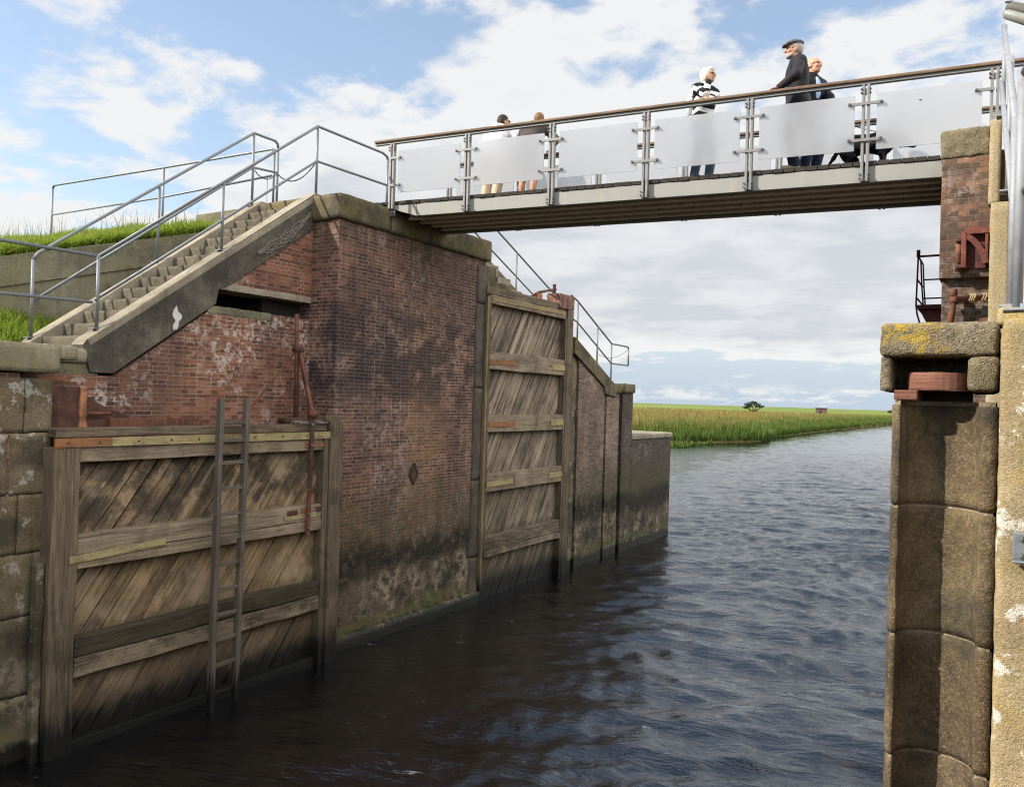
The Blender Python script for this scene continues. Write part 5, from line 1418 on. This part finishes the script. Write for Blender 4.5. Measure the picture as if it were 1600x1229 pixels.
# ================================================================ people and the dog
def A3(p): return np.array(p, dtype=np.float32)
def sdf_field(prims, h, cuts=()):
    """smooth union of tapered capsules and ellipsoids on a voxel grid"""
    lo = np.min([np.minimum(p[1] - p[5], p[2] - p[5]) for p in prims], 0) - 4 * h - .02
    hi = np.max([np.maximum(p[1] + p[5], p[2] + p[5]) for p in prims], 0) + 4 * h + .02
    n = np.ceil((hi - lo) / h).astype(int) + 1
    F = np.full(n, 9., dtype=np.float32)
    ax = [lo[i] + h * np.arange(n[i]) for i in range(3)]
    for kind, a, b, r1, r2, R_, k, Mx in prims:
        l = np.maximum(((np.minimum(a, b) - R_ - k - 2 * h - lo) / h).astype(int), 0)
        u = np.minimum(((np.maximum(a, b) + R_ + k + 2 * h - lo) / h).astype(int) + 2, n)
        sl = tuple(slice(l[i], u[i]) for i in range(3))
        X, Y, Z = np.meshgrid(*[ax[i][sl[i]] for i in range(3)], indexing='ij')
        P = np.stack([X, Y, Z], -1).astype(np.float32)
        if kind == 'c':
            ab = b - a; L2 = max(float(ab @ ab), 1e-9)
            t = np.clip(((P - a) @ ab) / L2, 0, 1)
            d = np.linalg.norm(P - a - t[..., None] * ab, axis=-1) - (r1 + (r2 - r1) * t)
        else:
            q = (P - a) @ Mx
            k0 = np.linalg.norm(q / r1, axis=-1); k1 = np.linalg.norm(q / (r1 * r1), axis=-1)
            d = k0 * (k0 - 1) / np.maximum(k1, 1e-6)
        f = F[sl]
        if k > 0:
            hh = np.clip(.5 + .5 * (f - d) / k, 0, 1)
            F[sl] = np.where(f > 5, d, f * (1 - hh) + d * hh - k * hh * (1 - hh))
        else:
            F[sl] = np.minimum(f, d)
    if cuts:
        X, Y, Z = np.meshgrid(*ax, indexing='ij')
        for (c, nv) in cuts:
            F = np.maximum(F, (X - c[0]) * nv[0] + (Y - c[1]) * nv[1] + (Z - c[2]) * nv[2])
    return F, lo
def surface_nets(F, lo, h):
    ins = F < 0
    n = np.array(F.shape) - 1
    cnt = np.zeros(n, np.int8)
    offs = [(i, j, k) for i in (0, 1) for j in (0, 1) for k in (0, 1)]
    def corner(A, o): return A[o[0]:o[0] + n[0], o[1]:o[1] + n[1], o[2]:o[2] + n[2]]
    for o in offs: cnt += corner(ins, o)
    act = (cnt > 0) & (cnt < 8)
    I = np.argwhere(act)
    vid = np.full(n, -1, np.int64); vid[act] = np.arange(len(I))
    acc = np.zeros((len(I), 3)); num = np.zeros(len(I))
    for o in offs:
        for ax in range(3):
            if o[ax]: continue
            o2 = list(o); o2[ax] = 1
            fa = F[I[:, 0] + o[0], I[:, 1] + o[1], I[:, 2] + o[2]]; fb = F[I[:, 0] + o2[0], I[:, 1] + o2[1], I[:, 2] + o2[2]]
            cr = (fa < 0) != (fb < 0)
            t = np.where(cr, fa / np.where(cr, fa - fb, 1), 0)
            p = np.tile(np.array(o, float), (len(I), 1)); p[:, ax] += t
            acc[cr] += p[cr]; num[cr] += 1
    V = (I + acc / num[:, None]) * h + lo
    quads = []
    for ax in range(3):
        a1, a2 = [(1, 2), (2, 0), (0, 1)][ax]
        s0 = [slice(None)] * 3; s1 = [slice(None)] * 3
        s0[ax] = slice(0, -1); s1[ax] = slice(1, None)
        A, B = ins[tuple(s0)], ins[tuple(s1)]
        E = np.argwhere(A != B)
        E = E[(E[:, a1] > 0) & (E[:, a2] > 0) & (E[:, a1] < n[a1]) & (E[:, a2] < n[a2])]
        if not len(E): continue
        def c(d1, d2):
            q = E.copy(); q[:, a1] -= d1; q[:, a2] -= d2
            return vid[q[:, 0], q[:, 1], q[:, 2]]
        q = np.stack([c(1, 1), c(0, 1), c(0, 0), c(1, 0)], 1)
        fl = ~A[E[:, 0], E[:, 1], E[:, 2]]
        q[fl] = q[fl][:, ::-1]
        quads.append(q)
    return V, np.concatenate(quads)
def cap_(a, b, r1, r2=None, k=.03):
    r2 = r1 if r2 is None else r2
    return ('c', A3(a), A3(b), r1, r2, max(r1, r2), k, None)
def ell_(c, r, k=.03, Mx=None):
    return ('e', A3(c), A3(c), A3(r), None, float(max(r)), k, np.eye(3, dtype=np.float32) if Mx is None else np.asarray(Mx, np.float32))
def sdf_part(name, prims, mat, parent, h=.0085, cuts=(), label=None):
    F, lo = sdf_field(prims, h, cuts)
    V, Q = surface_nets(F, lo, h)
    me = mesh_np(name, V, Q.reshape(-1), 4, mat, True)
    o = bpy.data.objects.new(name, me); COL.objects.link(o); o.parent = parent
    if label: o['label'] = label
    return o
def ik(s, t, l1, l2, pole):
    s, t, pole = Vector(s), Vector(t), Vector(pole)
    d = t - s; L_ = min(d.length, (l1 + l2) * .995); d.normalize(); t = s + d * L_
    a = (l1 * l1 - l2 * l2 + L_ * L_) / (2 * L_); hgt = math.sqrt(max(0, l1 * l1 - a * a))
    p_ = (pole - d * pole.dot(d)).normalized()
    return s + d * a + p_ * hgt, t
def hand_prims(w, d, nrm, s=1., curl=.7, sgn=1):
    """palm and five unequal bent fingers; d along the hand, nrm out of the back of the hand"""
    w, d, nrm = Vector(w), Vector(d).normalized(), Vector(nrm)
    nrm = (nrm - d * nrm.dot(d)).normalized(); t = d.cross(nrm) * sgn
    Mx = np.array([[t[i], nrm[i], d[i]] for i in range(3)])
    pr = [ell_(w + d * .045 * s, (.040 * s, .017 * s, .055 * s), .012, Mx)]
    for off, ln in ((-.030, .066), (-.010, .080), (.011, .076), (.031, .058)):
        b = w + d * .085 * s + t * off * s
        m_ = b + (d * math.cos(curl * .5) - nrm * math.sin(curl * .5)) * ln * .5 * s
        e = m_ + (d * math.cos(curl * 1.6) - nrm * math.sin(curl * 1.6)) * ln * .5 * s
        pr += [cap_(b - d * .02 * s, m_, .0098 * s, .0090 * s, .004), cap_(m_, e, .0090 * s, .0078 * s, .004)]
    b = w + d * .03 * s - t * .034 * s
    m_ = b + (d * .7 - t * .75 - nrm * .2).normalized() * .038 * s; e = m_ + (d * .95 - t * .1 - nrm * .35).normalized() * .032 * s
    pr += [cap_(b, m_, .013 * s, .011 * s, .006), cap_(m_, e, .011 * s, .009 * s, .004)]
    return pr

def person(label, loc, rz, H, cloth, hands, lean=0.0, head_yaw=0.0, head_pitch=0.0, feet=None, width=1.0, group=None):
    t = thing('person', label, 'person', loc, group, rz)
    s = H / 1.75
    inv = Matrix.Rotation(-rz, 3, 'Z')
    def loc_of(p): return (inv @ (Vector(p) - Vector(loc))) / s
    W_ = width
    fl = feet or {}
    hips = {q: Vector((q * .09 * W_, 0 - lean * .10, .91)) for q in (-1, 1)}
    ank = {q: Vector(fl.get(q, (q * .10, 0, .085))) for q in (-1, 1)}
    knee = {}
    for q in (-1, 1):
        k_, a_ = ik(hips[q], ank[q], .43, .42, (q * .1, 1, 0)); knee[q] = k_; ank[q] = a_
    pel = Vector((0, -lean * .10, .95)); waist = Vector((0, lean * .05, 1.10)); chest = Vector((0, lean * .35, 1.30 - abs(lean) * .04))
    shz = 1.415 - abs(lean) * .12
    sh = {q: Vector((q * .185 * W_, lean * .52, shz)) for q in (-1, 1)}
    neck0 = Vector((0, lean * .52, shz + .035)); hc = neck0 + Vector((0, .025 + lean * .30, .205 - abs(lean) * .05))
    Rh = Matrix.Rotation(head_yaw, 3, 'Z') @ Matrix.Rotation(head_pitch, 3, 'X')
    RM = np.array(Rh)
    def hp(x, y, z): return hc + Rh @ Vector((x, y, z))
    torso = [ell_(pel, (.165 * W_, .115, .13), .05), ell_(waist, (.145 * W_, .10, .15), .06), ell_(chest, (.17 * W_, .115, .19), .06),
             cap_(sh[-1] * .9 + Vector((0, 0, .0)) if False else Vector((sh[-1].x * .9, sh[-1].y, sh[-1].z)), Vector((sh[1].x * .9, sh[1].y, sh[1].z)), .058, .058, .05)]
    for q in (-1, 1): torso.append(cap_(neck0 + Vector((q * .01, 0, .040)), Vector((sh[q].x * .82, sh[q].y, sh[q].z + .012)), .046, .050, .04))
    head = [cap_(neck0, hc - Vector((0, .012, .06)), .056, .052, .02), ell_(hp(0, -.012, .025), (.077, .095, .092), .02, RM),
            ell_(hp(0, .022, -.045), (.058, .070, .072), .03, RM), ell_(hp(0, .062, -.085), (.030, .025, .025), .025, RM),
            cap_(hp(0, .090, .018), hp(0, .112, -.022), .010, .016, .012), ell_(hp(0, .088, -.055), (.024, .012, .010), .01, RM),
            ell_(hp(.03, .078, .03), (.026, .012, .010), .012, RM), ell_(hp(-.03, .078, .03), (.026, .012, .010), .012, RM),
            ell_(hp(.036, .070, -.025), (.026, .022, .020), .02, RM), ell_(hp(-.036, .070, -.025), (.026, .022, .020), .02, RM),
            ell_(hp(.076, -.005, -.012), (.010, .020, .032), .006, RM), ell_(hp(-.076, -.005, -.012), (.010, .020, .032), .006, RM)]
    legs = []
    for q in (-1, 1):
        legs += [cap_(hips[q], knee[q], .088, .058, .04), cap_(knee[q], ank[q], .056, .037, .02),
                 ell_(knee[q].lerp(ank[q], .3) + Vector((0, -.018, 0)), (.05, .052, .11), .03)]
    shoes = []
    for q in (-1, 1):
        f = ank[q] - Vector((0, 0, .045)); dr = Vector((q * .25, 1, 0)).normalized()
        shoes += [cap_(f - dr * .045, f + dr * .13 - Vector((0, 0, .006)), .040, .034, .02), cap_(f + Vector((0, 0, .0)), ank[q] + Vector((0, 0, .02)), .042, .044, .02)]
    arms, hnds = [], []
    el, wr = {}, {}
    for q in (-1, 1):
        hd = hands[q]
        tgt = loc_of(hd['w']) if 'w' in hd else Vector(hd['l'])
        d = (inv @ Vector(hd['d'])) if 'w' in hd else Vector(hd['d'])
        nn = (inv @ Vector(hd['n'])) if 'w' in hd else Vector(hd['n'])
        e_, w_ = ik(sh[q], tgt, .285, .26, hd.get('pole', (q * .6, -.6, -.6)))
        el[q], wr[q] = e_, w_
        arms += [cap_(sh[q], e_, .050, .040, .03), cap_(e_, w_, .040, .027, .015)]
        hnds += hand_prims(w_, d, nn, 1.0, hd.get('curl', .7), q)
    body = torso + head + legs + [('c',) + p_[1:] if False else p_ for p_ in shoes] + arms + hnds
    def sc(pr):
        out = []
        for p_ in pr:
            r1 = p_[3] * s; r2 = None if p_[4] is None else p_[4] * s
            out.append((p_[0], p_[1] * s, p_[2] * s, r1, r2, p_[5] * s, p_[6] * s, p_[7]))
        return out
    def fat(pr, e, e2=None):
        out = []
        for p_ in pr:
            if p_[0] == 'c': out.append((p_[0], p_[1], p_[2], p_[3] + e, p_[4] + (e if e2 is None else e2), p_[5] + e, p_[6], p_[7]))
            else: out.append((p_[0], p_[1], p_[2], p_[3] + e, None, p_[5] + e, p_[6], p_[7]))
        return out
    sk = sdf_part('body', sc(body), M['skin'], t, .0075)
    top = cloth['top']; hem = cloth.get('hem', .86)
    e = cloth.get('bulk', .022)
    sleeves = []
    for q in (-1, 1):
        wq = el[q].lerp(wr[q], cloth.get('sleeve', .93)) if cloth.get('sleeve', .93) > 0 else sh[q].lerp(el[q], -cloth['sleeve'])
        if cloth.get('sleeve', .93) > 0:
            sleeves += [cap_(sh[q], el[q], .058 + e * .5, .048 + e * .5, .03), cap_(el[q], wq, .048 + e * .5, .036 + e * .3, .02),
                        ell_(el[q], (.056 + e * .4,) * 3, .03)]
        else: sleeves += [cap_(sh[q], wq, .060 + e * .5, .056 + e * .5, .03)]
    hemv = Vector((0, pel.y, hem + .06))
    tp = fat(torso, e) + sleeves + [ell_(hemv, (.172 * W_ + e, .122 + e, .12), .05)]
    if cloth.get('collar'): tp += [cap_(neck0 - Vector((0, 0, .01)), neck0 + Vector((0, .005, .055)), .078, .070, .03)]
    sdf_part('jacket' if cloth.get('collar') else 'top', sc(tp), M[top], t, .0085, [((0, 0, hem * s), (0, 0, -1))])
    lg = []
    for q in (-1, 1):
        cut = cloth.get('leg', 1.0)
        if cut >= 1: lg += [cap_(hips[q], knee[q], .104, .080, .04), cap_(knee[q], ank[q] + Vector((0, 0, .01)), .084, .066, .02)]
        else: lg += [cap_(hips[q], hips[q].lerp(knee[q], .9), .105, .088, .04)]
    lg += fat(torso[:1], .014)
    sdf_part('shorts' if cloth.get('leg', 1) < 1 else 'trousers', sc(lg), M[cloth['legs']], t, .0095, [((0, 0, .045 * s), (0, 0, -1)), ((0, 0, 1.04 * s), (0, 0, 1))])
    sdf_part('shoe', sc(fat(shoes[:2], .007)), M[cloth['shoes']], t, .008, [((0, 0, .0), (0, 0, -1))])
    sdf_part('shoe', sc(fat(shoes[2:], .007)), M[cloth['shoes']], t, .008, [((0, 0, .0), (0, 0, -1))])
    hk = cloth.get('hair')
    if hk == 'bob':
        hr = [ell_(hp(0, -.022, .045), (.100, .108, .088), .02, RM), ell_(hp(0, -.060, -.010), (.094, .075, .095), .03, RM),
              ell_(hp(.078, -.015, -.01), (.030, .055, .075), .02, RM), ell_(hp(-.078, -.015, -.01), (.030, .055, .075), .02, RM), ell_(hp(0, .060, .085), (.065, .035, .030), .02, RM)]
        for k in range(46):
            a, bb = random.uniform(0, 6.28), random.uniform(-.5, 1.2)
            c = hp(.097 * math.cos(a) * math.cos(bb), -.03 + .105 * math.sin(a) * math.cos(bb), .03 + .095 * math.sin(bb))
            if (Rh.inverted() @ (c - hc)).y > .045 and (c - hc).z < .07: continue
            hr.append(ell_(c, (.016, .016, .020), .012))
    elif hk == 'rim':
        hr = [ell_(hp(0, -.060, .0), (.082, .055, .055), .02, RM), ell_(hp(.068, -.03, .0), (.014, .05, .035), .015, RM), ell_(hp(-.068, -.03, .0), (.014, .05, .035), .015, RM)]
    else:
        hr = [ell_(hp(0, -.024, .042), (.084, .096, .088), .02, RM), ell_(hp(0, -.055, -.005), (.078, .062, .075), .03, RM)]
    sdf_part('hair', sc(hr), M[cloth['hairmat']], t, .0075)
    if cloth.get('cap'):
        cp = [ell_(hp(0, -.010, .088), (.098, .120, .046), .02, RM), ell_(hp(0, .075, .072), (.085, .050, .020), .02, RM), ell_(hp(0, .115, .052), (.070, .035, .010), .012, RM)]
        sdf_part('flat_cap', sc(cp), M['cap_grey'], t, .006)
    if cloth.get('beard'):
        sdf_part('beard', sc([ell_(hp(0, .064, -.082), (.042, .036, .036), .02, RM), ell_(hp(.04, .035, -.065), (.022, .035, .035), .02, RM), ell_(hp(-.04, .035, -.065), (.022, .035, .035), .02, RM)]), M['hair_grey'], t, .006)
    if cloth.get('glasses'):
        gl = [ell_(hp(.032, .094, .012), (.027, .007, .019), .004, RM), ell_(hp(-.032, .094, .012), (.027, .007, .019), .004, RM), cap_(hp(-.012, .100, .016), hp(.012, .100, .016), .004, .004, .003)]
        for q in (-1, 1): gl.append(cap_(hp(q * .058, .088, .016), hp(q * .080, -.005, .010), .0045, .0045, .003))
        if cloth['glasses'] == 'thin': gl = [(p_[0], p_[1], p_[2], p_[3] * (np.array([.9, .6, .45], np.float32) if p_[0] == 'e' else .8), p_[4], p_[5], p_[6], p_[7]) for p_ in gl]
        sdf_part('glasses', sc(gl), M['glasses'], t, .0045)
    if cloth.get('shirt'):
        sdf_part('shirt', sc([ell_(chest + Vector((0, .03, .0)), (.10, .125, .22), .03), cap_(neck0 - Vector((0, 0, .03)), neck0 + Vector((0, .01, .035)), .070, .064, .02)]), M[cloth['shirt']], t, .008)
    return t
def deckz(x_): return 7.135 - .018 * (x_ + 4.4)
def on_bridge(x_, off): return (x_, 10.84 + .08 * x_ + off, deckz(x_))
def rail_pt(x_, off=-.03): return Vector((x_, 10.84 + .08 * x_ + off, 8.156 - .018 * (x_ + 4.4)))

# woman
L0 = on_bridge(-3.78, .36)
hip_l = {'l': (0, 0, 0)}
w_face = Vector(L0) + Vector((.145, -.20, 1.335))
person('white haired woman in dark glasses and a black and white zigzag jumper', L0, R(-116), 1.58,
       dict(top='zigzag', hem=.90, bulk=.030, legs='denim_light', shoes='shoe_dark', hair='bob', hairmat='hair_white', glasses='dark'),
       {1: dict(w=w_face, d=(.12, .03, .98), n=(.9, -.5, 0), curl=.5, pole=(.5, .5, -1)), -1: dict(w=rail_pt(-3.62) + Vector((-.03, .075, .045)), d=(.55, -.8, -.15), n=(0, 0, 1), curl=1.0, pole=(-.8, -.3, -.6))},
       lean=.10, head_yaw=R(14), width=1.08, feet={-1: (-.13, .03, .085), 1: (.13, -.02, .085)})
t = thing('backpack', 'small white backpack worn by the woman in the zigzag jumper', 'backpack', L0, rz=R(-116))
sdf_part('bag', [ell_((0, -.175, 1.14), (.135, .075, .175), .03), ell_((0, -.20, 1.06), (.11, .06, .09), .03)], M['straw'], t, .009)
for q in (-1, 1):
    sdf_part('strap', [cap_((q * .10, -.12, 1.24), (q * .125, .0, 1.365), .018, .018, .01), cap_((q * .125, .0, 1.365), (q * .12, .135, 1.22), .018, .018, .01), cap_((q * .12, .135, 1.22), (q * .15, .03, 1.02), .015, .015, .01)], M['straw'], t, .008)
# man in the flat cap
L0 = on_bridge(-2.50, .34)
person('tall bearded man in grey flat cap and black jacket, hand on the rail', L0, R(113), 1.77,
       dict(top='jacket_black', hem=.82, bulk=.034, collar=True, legs='denim_dark', shoes='shoe_beige', hair='short', hairmat='hair_grey', cap=True, beard=True, glasses='thin', sleeve=.96),
       {-1: dict(w=rail_pt(-2.70) + Vector((.02, .05, .045)), d=(-.85, -.5, -.1), n=(0, 0, 1), curl=.9, pole=(-1, -.5, -.3)), 1: dict(l=(.27, .10, .82), d=(0, .2, -1), n=(1, 0, 0), curl=.7)},
       lean=.06, head_yaw=R(6), width=1.12, feet={-1: (-.13, .06, .085), 1: (.13, -.03, .085)})
# man with glasses and the dog
L0 = on_bridge(-2.46, .84)
hand3 = Vector((-2.09, 11.32, 7.93))
person('balding man with glasses, pale blue shirt and navy jacket behind the man in the cap', L0, R(-122), 1.71,
       dict(top='jacket_navy', hem=.84, bulk=.030, collar=True, open=True, legs='denim_dark', shoes='shoe_dark', hair='rim', hairmat='hair_grey', glasses='thin', shirt='shirt_blue'),
       {-1: dict(w=hand3, d=(.6, -.2, -.75), n=(.5, .2, .7), curl=1.2, pole=(-1, .3, .3)), 1: dict(l=(.26, .05, .80), d=(0, .2, -1), n=(1, 0, 0), curl=.7)},
       lean=.05, head_yaw=R(8), width=1.08)
# couple at the far rail
L0 = on_bridge(-7.62, 1.06)
person('man in white shirt and beige trousers leaning on the far footbridge rail', L0, R(0), 1.80,
       dict(top='shirt_white', hem=.88, bulk=.026, sleeve=-.8, legs='beige', shoes='shoe_dark', hair='short', hairmat='hair_dark', glasses='dark'),
       {-1: dict(w=rail_pt(-7.80, BW + .03) + Vector((0, -.02, .05)), d=(.6, .7, 0), n=(0, 0, 1), curl=.9, pole=(-1, -.2, -.4)), 1: dict(w=rail_pt(-7.42, BW + .03) + Vector((0, -.02, .05)), d=(-.6, .7, 0), n=(0, 0, 1), curl=.9, pole=(1, -.2, -.4))},
       lean=.42, head_yaw=R(-35), width=1.15)
L0 = on_bridge(-6.93, 1.06)
person('person with brown hair, dark shirt and shorts leaning on the far footbridge rail', L0, R(2), 1.76,
       dict(top='shirt_dark', hem=.86, bulk=.030, sleeve=-.85, legs='shirt_dark', leg=.6, shoes='shoe_dark', hair='short', hairmat='hair_brown'),
       {-1: dict(w=rail_pt(-7.10, BW + .03) + Vector((0, -.02, .05)), d=(.6, .7, 0), n=(0, 0, 1), curl=.9, pole=(-1, -.2, -.4)), 1: dict(w=rail_pt(-6.74, BW + .03) + Vector((0, -.02, .05)), d=(-.6, .7, 0), n=(0, 0, 1), curl=.9, pole=(1, -.2, -.4))},
       lean=.45, head_yaw=R(10), width=1.18)

# the black dog, crouched and sniffing to the right
L0 = on_bridge(-1.66, .52)
dog = thing('dog', 'black dog with red collar crouching on the footbridge deck, head low', 'dog', L0)
D = [ell_((-.20, 0, .37), (.17, .115, .145), .06), ell_((0, 0, .375), (.20, .105, .125), .08), ell_((.17, 0, .36), (.15, .12, .155), .07)]
for q in (-1, 1):
    D += [ell_((-.26, q * .065, .30), (.085, .05, .12), .04), cap_((-.24, q * .075, .24), (-.15, q * .08, .20), .048, .036, .03), cap_((-.16, q * .08, .20), (-.26, q * .08, .115), .034, .024, .02),
          cap_((-.26, q * .08, .115), (-.235, q * .08, .03), .022, .020, .015), cap_((-.235, q * .08, .024), (-.18, q * .082, .022), .022, .020, .015),
          cap_((.20, q * .07, .32), (.17, q * .075, .20), .052, .036, .03), cap_((.17, q * .075, .20), (.205, q * .075, .05), .030, .022, .02), cap_((.20, q * .075, .026), (.25, q * .075, .022), .022, .020, .015)]
D += [cap_((-.34, 0, .38), (-.42, 0, .24), .032, .026, .03), cap_((-.42, 0, .24), (-.50, 0, .13), .026, .012, .02),
      cap_((.22, 0, .42), (.36, 0, .36), .085, .062, .05), ell_((.41, 0, .335), (.078, .062, .062), .03), cap_((.44, 0, .315), (.535, 0, .275), .040, .028, .02), ell_((.555, 0, .275), (.018, .02, .016), .008)]
for q in (-1, 1): D += [ell_((.375, q * .062, .335), (.028, .012, .052), .012)]
sdf_part('body', D, M['fur'], dog, .009)
sdf_part('collar', [cap_((.285 + .030 * math.cos(a) * .3, .083 * math.sin(a), .395 + .080 * math.cos(a)), (.285 + .030 * math.cos(a + .5) * .3, .083 * math.sin(a + .5), .395 + .080 * math.cos(a + .5)), .011, .011, .004) for a in np.arange(0, 6.3, .5)], M['collar'], dog, .006)
b = MB()
e1 = hand3 + Vector((.05, -.02, -.06)); e2 = Vector(L0) + Vector((.29, 0, .48))
b.tube([e1.lerp(e2, u) - Vector((0, 0, .05 * 4 * u * (1 - u))) for u in np.linspace(0, 1, 9)], .006, 6)
solo('dog_lead', b, M['black'], 'thin dark lead running from the navy jacketed man to the dog', 'dog lead')
